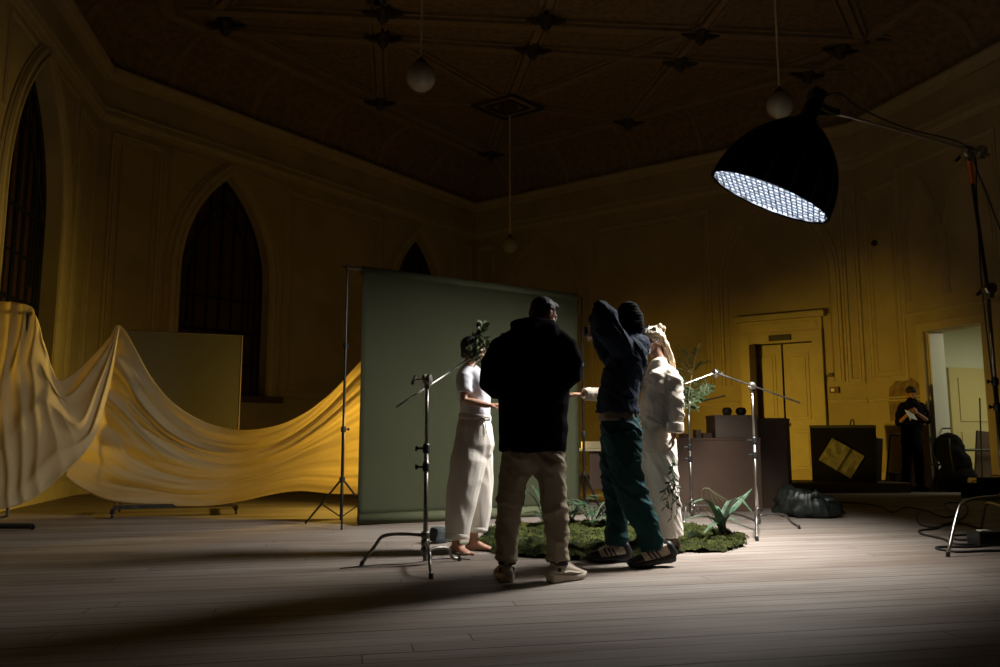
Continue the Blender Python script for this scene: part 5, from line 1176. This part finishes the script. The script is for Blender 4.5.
# sprig hanging from the hoodie woman's hand
hp = aty(672, 470, 6.25)
def b_(bl, bs_):
    for q in ((665,508),(677,515),(671,520),(662,498),(679,500)):
        t = aty(q[0], q[1], 6.22)-hp; sprig(bl, bs_, [aty(672,456,6.3)-hp, V((.0,-.03,-.05)), t*.6+V((0,-.04,0)), t], 15, .055, .010, .8)
plant('hanging_sprig', hp, 'thin olive-like sprig hanging down against white trousers of the hoodie woman', b_, 'leaf')
# broad striped-leaf plant
rp = atz(722, 541); rp.z = .04
def b_(bl, bs_):
    for (tx, ty, dy, w, arch) in ((692,503,-.15,.034,.16),(683,520,-.35,.026,.10),(752,489,.25,.036,.05),(745,494,.0,.030,.10),(753,513,-.2,.034,.22),(736,498,.3,.030,.10),(712,505,.3,.03,.1),(704,533,-.4,.022,.08),(728,500,.1,.028,.06),(738,523,-.3,.022,.10),(718,508,-.05,.026,.06)):
        tip = aty(tx, ty, rp.y+dy)-rp; mid = tip*.5+V((0,0,arch)); P = smooth_path([V((U(-.03,.03),U(-.03,.03),-.02)), tip*.12+V((0,0,.10)), mid, tip], 5); vs = []
        for i, c_ in enumerate(P):
            t = i/(len(P)-1); d = (P[min(i+1, len(P)-1)]-P[max(i-1, 0)]).normalized(); s_ = d.cross(V((0,0,1))); s_ = s_.normalized() if s_.length > .05 else V((1,0,0)); n_ = s_.cross(d)
            ww = w*1.15*max(.03, math.sin(PI*(t*.93+.06))**.7 if t > .3 else .35+t*1.6); vs.append([bl.verts.new(c_-s_*ww+n_*ww*.35), bl.verts.new(c_), bl.verts.new(c_+s_*ww+n_*ww*.35)])
        for i in range(len(vs)-1):
            for k in (0, 1): bl.faces.new((vs[i][k], vs[i][k+1], vs[i+1][k+1], vs[i+1][k]))
    for k in range(3): tube(bs_, smooth_path([V((0,0,0)), V((-.05-.05*k,.0,.25)), V((-.10-.02*k,0,.42)), V((-.02+.05*k,0,.30))], 5), .003, 5)
    tube(bs_, [V((0,0,-.03)), V((0,0,.10))], .025, 8)
plant('strap_leaf_plant', rp, 'plant with broad arching striped leaves growing from the right end of moss', b_, 'leafvar')
# ferns and dark foliage behind the legs
def fern(px, py, R_, n, h, label, m='leaf', name='fern', L=.07, w=.009, tall=0):
    r0 = atz(px, py); r0.z = .03
    def b_(bl, bs_):
        for k in range(n):
            a = 2*PI*k/n+U(-.3,.3); tip = V((math.cos(a)*R_*U(.7,1.1), math.sin(a)*R_*U(.7,1.1), h*U(.35,1.0)+tall*U(0,1)))
            frond(bl, bs_, V((0,0,0)), tip, h*.35, 16, L, w)
    return plant(name, r0, label, b_, m)
fern(592, 528, .34, 12, .26, 'dense dark green fern on the moss just left of the photographer\'s legs')
fern(572, 524, .30, 10, .30, 'dark fern spreading behind right leg of the black hoodie person')
fern(655, 529, .22, 8, .20, 'low fern on moss between the photographer and the hoodie woman')
fern(615, 531, .24, 8, .16, 'small fern seen between the photographer\'s two legs')
r0 = atz(546, 530); r0.z = .03
def b_(bl, bs_):
    for q in ((529,492,0),(534,489,.1),(541,500,-.1),(528,512,.1),(549,490,.2),(556,505,0),(538,515,-.2)):
        t = aty(q[0], q[1], r0.y+q[2])-r0; frond(bl, bs_, V((0,0,0)), t, .06, 12, .085, .008)
plant('young_palm', r0, 'young dark palm with thin upright fronds seen between the khaki trouser legs', b_, 'leaf')
# moss bed
mp = [atz(x, y) for x, y in ((472,549),(500,556),(540,559),(580,561),(640,561),(690,553.5),(730,552.5),(747,546),(748,539),(715,531),(640,526),(560,524),(490,531))]
xs = [p.x for p in mp]; ys = [p.y for p in mp]
def inside(x, y):
    c_ = False; j = len(mp)-1; dm = 9
    for i in range(len(mp)):
        a, b = mp[i], mp[j]
        if (a.y > y) != (b.y > y) and x < (b.x-a.x)*(y-a.y)/(b.y-a.y)+a.x: c_ = not c_
        ab = V((b.x-a.x, b.y-a.y)); t = max(0, min(1, (V((x-a.x, y-a.y))).dot(ab)/ab.length_squared)); dm = min(dm, (V((a.x, a.y))+ab*t-V((x, y))).length); j = i
    return dm if c_ else -dm
def mossh(x, y):
    d = inside(x, y)+.05*noise.noise(V((x*7, y*7, 2)))+.03*noise.noise(V((x*17, y*17, 5)))
    if d < 0: return None
    cl = .5+.5*noise.noise(V((x*5, y*5, 0)))
    return min(1, (d/.07))**.5*(.025+.085*cl*cl+.032*noise.noise(V((x*13, y*13, 3)))+.010*noise.noise(V((x*40, y*40, 6))))
bm = bmesh.new(); st_ = .022; grid = {}
nx = int((max(xs)-min(xs)+.2)/st_); ny = int((max(ys)-min(ys)+.2)/st_)
for i in range(nx):
    for j in range(ny):
        x = min(xs)-.1+i*st_; y = min(ys)-.1+j*st_; h = mossh(x, y)
        if h is not None: grid[i, j] = bm.verts.new((x, y, max(.004, h)))
for (i, j), v in grid.items():
    q_ = [grid.get(k) for k in ((i, j), (i+1, j), (i+1, j+1), (i, j+1))]
    if all(q_): bm.faces.new(q_)
keys = list(grid)
for k in range(16000):
    i, j = keys[rnd_.randrange(len(keys))]; p = grid[i, j].co+V((U(-.011,.011), U(-.011,.011), -.004)); d = V((U(-.8,.8), U(-.8,.8), 1)).normalized(); L = U(.010,.030); s_ = V((U(-1,1), U(-1,1), 0)).normalized()*.0035
    bm.faces.new((bm.verts.new(p-s_), bm.verts.new(p+s_), bm.verts.new(p+d*L)))
for v in list(bm.verts):
    if not v.link_faces: bm.verts.remove(v)
me = bpy.data.meshes.new('moss_bed'); bm.to_mesh(me); bm.free(); mo = link('moss_bed', me, M['moss'])
tag(mo, 'low uneven bed of green moss spread on the floor around everyone\'s feet', 'moss', kind='stuff')
# a few fallen leaves
for k, (x, y, lb) in enumerate(((449,545,'pale green leaf on floor beside the small slate sandbag'),(442,541,'dull green leaf lying against the slate sandbag'))):
    p = atz(x, y); bm = bmesh.new(); leaf(bm, (p.x, p.y, .008), (1,.3-.8*k,.02), (0,0,1), .20, .035, .03, 6); tag(bmobj('fallen_leaf', bm, M['leafpale']), lb, 'leaf')

# ------------------------------------------------------------------ light
def area(name, loc, d, size, energy, col, spread=180, shape='DISK', sy=None):
    l = bpy.data.lights.new(name, 'AREA'); l.shape = shape; l.size = size; l.energy = energy; l.color = col; l.spread = math.radians(spread)
    if sy: l.size_y = sy
    o = bpy.data.objects.new(name, l); C.objects.link(o); o.location = loc; o.rotation_euler = V(d).to_track_quat('-Z', 'Y').to_euler(); return o
def spot(name, loc, to, energy, col, ang, blend=1, r=.1):
    l = bpy.data.lights.new(name, 'SPOT'); l.energy = energy; l.color = col; l.spot_size = math.radians(ang); l.spot_blend = blend; l.shadow_soft_size = r
    o = bpy.data.objects.new(name, l); C.objects.link(o); o.location = loc; o.rotation_euler = (V(to)-V(loc)).to_track_quat('-Z', 'Y').to_euler(); return o
area('softbox_light', SC+AX*.035, AX, .97, 205, (1.0,.955,.90), 118)
AMB = (1.0,.60,.065)
spot('amber_wall_light', (-.15,10.9,1.0), WC.w(9.3,.5), 800, AMB, 58, 1, .12)
spot('amber_wall_light', (-.15,10.9,1.0), WC.w(5.6,.5), 330, AMB, 58, 1, .12)
spot('amber_cloth_light', (-.75,10.1,1.05), (-4.0,9.1,.6), 400, (1,.66,.12), 112)
spot('amber_left_cloth_light', (-2.9,11.5,1.7), (-5.7,8.7,1.35), 520, (1,.68,.15), 48, 1, .3)
lp = bpy.data.lights.new('amber_spill', 'POINT'); lp.energy = 13; lp.color = AMB; lp.shadow_soft_size = .2
o = bpy.data.objects.new('amber_spill', lp); C.objects.link(o); o.location = (-.3,11.2,1.3)
q = WD.w(3.0,3.0,-2.2); area('corridor_light', q, (0,0,-1), 1.2, 60, (1.0,.97,.66))
w_ = bpy.data.worlds.new('night'); bpy.context.scene.world = w_; w_.use_nodes = True; w_.node_tree.nodes['Background'].inputs[0].default_value = (.5,.3,.2,1); w_.node_tree.nodes['Background'].inputs[1].default_value = .004
vs_ = bpy.context.scene.view_settings; vs_.view_transform = 'Standard'; vs_.look = 'None'; vs_.gamma = 1; vs_.use_curve_mapping = False; vs_.exposure = 0
